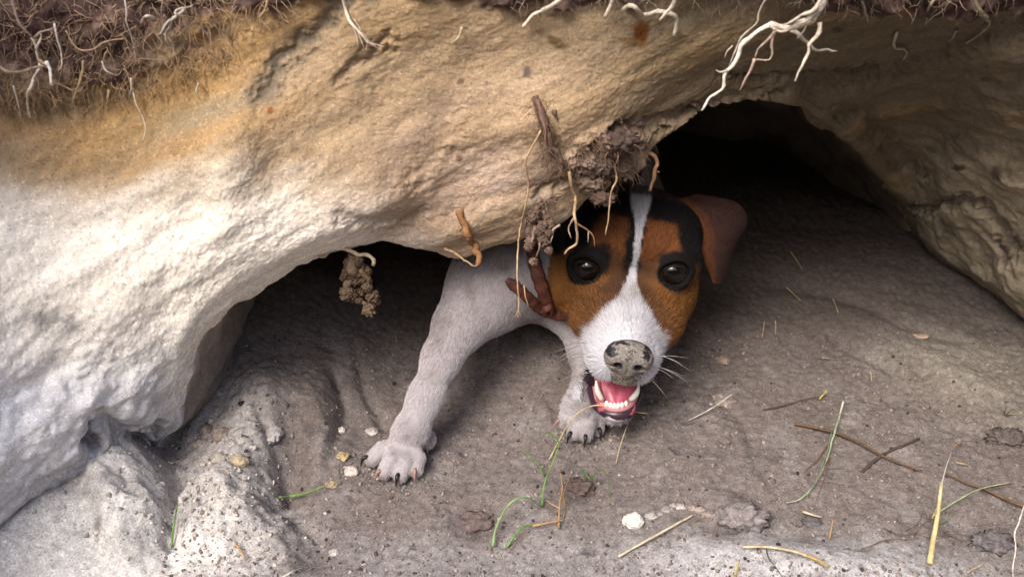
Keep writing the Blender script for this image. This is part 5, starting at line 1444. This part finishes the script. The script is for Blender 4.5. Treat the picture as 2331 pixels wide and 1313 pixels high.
for i, q_ in enumerate(crv):
    pp = on_ground(q_[0], q_[1], .0012)
    rr_ = np.array([.0036, .0026, .0018]) * rng.uniform(.35, 1.2); pp = pp + np.array([rng.normal(0, .0012), rng.normal(0, .0016), -.0012])
    V = clod_geo(pp - p0, rr_, .4, 1.4)
    mesh_obj('crumb', V, ifc, M_clod, ridge, two_tone(V + p0, (.34, .31, .29) if i < 9 else (.25, .20, .18), .3))
for (nm, lb, x, y, r, c) in (('nodule', 'rounded sandy nodule at the foot of the shaded left wall', 470, 980, (.0075, .006, .006), (.24, .20, .175)), ('nodule', 'sandy nodule right of the first one', 505, 990, (.009, .007, .007), (.25, .20, .17)),
                             ('nodule', 'flat nodule below the pair at the left wall', 458, 1012, (.009, .0055, .005), (.28, .24, .215)), ('nodule', 'ochre crumb lump on the pale heap left of the hollow', 545, 1050, (.0085, .006, .0055), (.36, .29, .2)),
                             ('nodule', 'cream lump left of the ochre crumb lump', 500, 1044, (.0075, .006, .005), (.33, .29, .25)), ('nodule', 'dark lump added as the shade of a small pit under the left wall', 552, 918, (.0038, .003, .002), (.045, .036, .034)),  # the dark lump stands in for the shade of a pit
                             ('nodule', 'pale crumb near the bottom right of the yellowish white clod', 762, 1258, (.0046, .0036, .003), (.40, .36, .34))):
    gclod(nm, lb, x, y, np.array(r) * .8, c, .5, .2, 'nodule', fr_=1.2)
# grit: grains and crumbs past counting, dark humus bits and pale chips
def grit(name, label, n, rmin, rmax, cols, dist):
    mb = MB(); gv_, gf_ = ico(1)
    k = 0
    while k < n:
        x, y = dist()
        if x < 660 and y > 1050 and cols[0][0] < .08: continue
        p_ = on_ground(x, y, 0)
        if p_[1] > .7: continue
        k += 1
        r = rmin + (rmax - rmin) * rng.random() ** 3
        s_ = r * rng.uniform(.6, 1.2, 3); s_[2] *= .7
        M_ = np.array(Matrix.Rotation(rng.uniform(0, 6.3), 3, Vector(rng.normal(size=3)).normalized()))
        mb.add((gv_ * s_ * (1 + .25 * rng.normal(size=(len(gv_), 1)))) @ M_.T + p_ + np.array([0, 0, r * .25]), gf_, np.array(cols[rng.integers(len(cols))]) * rng.uniform(.7, 1.3))
    o = mb.build(name, M_clod, smooth=True)
    return tag(o, label, 'grit', None, 'stuff')
def d_all(): return rng.uniform(350, 2331), 1313 - 560 * rng.random() ** 1.3
grit('sand_grit', 'pale sand grit and crumbs scattered over the floor', 5200, .0004, .0017, [(.23, .19, .17), (.20, .165, .145), (.28, .245, .225), (.17, .14, .12)], d_all)
grit('humus_grit', 'dark humus crumbs sprinkled over the floor', 650, .0005, .0019, [(.05, .038, .034), (.07, .05, .045), (.09, .07, .065)], d_all)
grit('paw_crumbs', 'loose crumbs of sand pushed up around the dog paws', 420, .0005, .0021, [(.23, .19, .17), (.19, .16, .14), (.30, .26, .24)], lambda: (rng.normal(905, 62), rng.normal(1075, 24)) if rng.random() < .6 else (rng.normal(1325, 45), rng.normal(1000, 18)))
def d_ledge():
    return 430 + rng.normal(0, 130), 1120 + rng.normal(0, 90)
grit('ledge_grit', 'whitish crumbs on and around the broken ledge at lower left', 600, .0005, .0022, [(.50, .46, .42), (.40, .36, .33), (.44, .39, .33), (.34, .30, .27)], d_ledge)
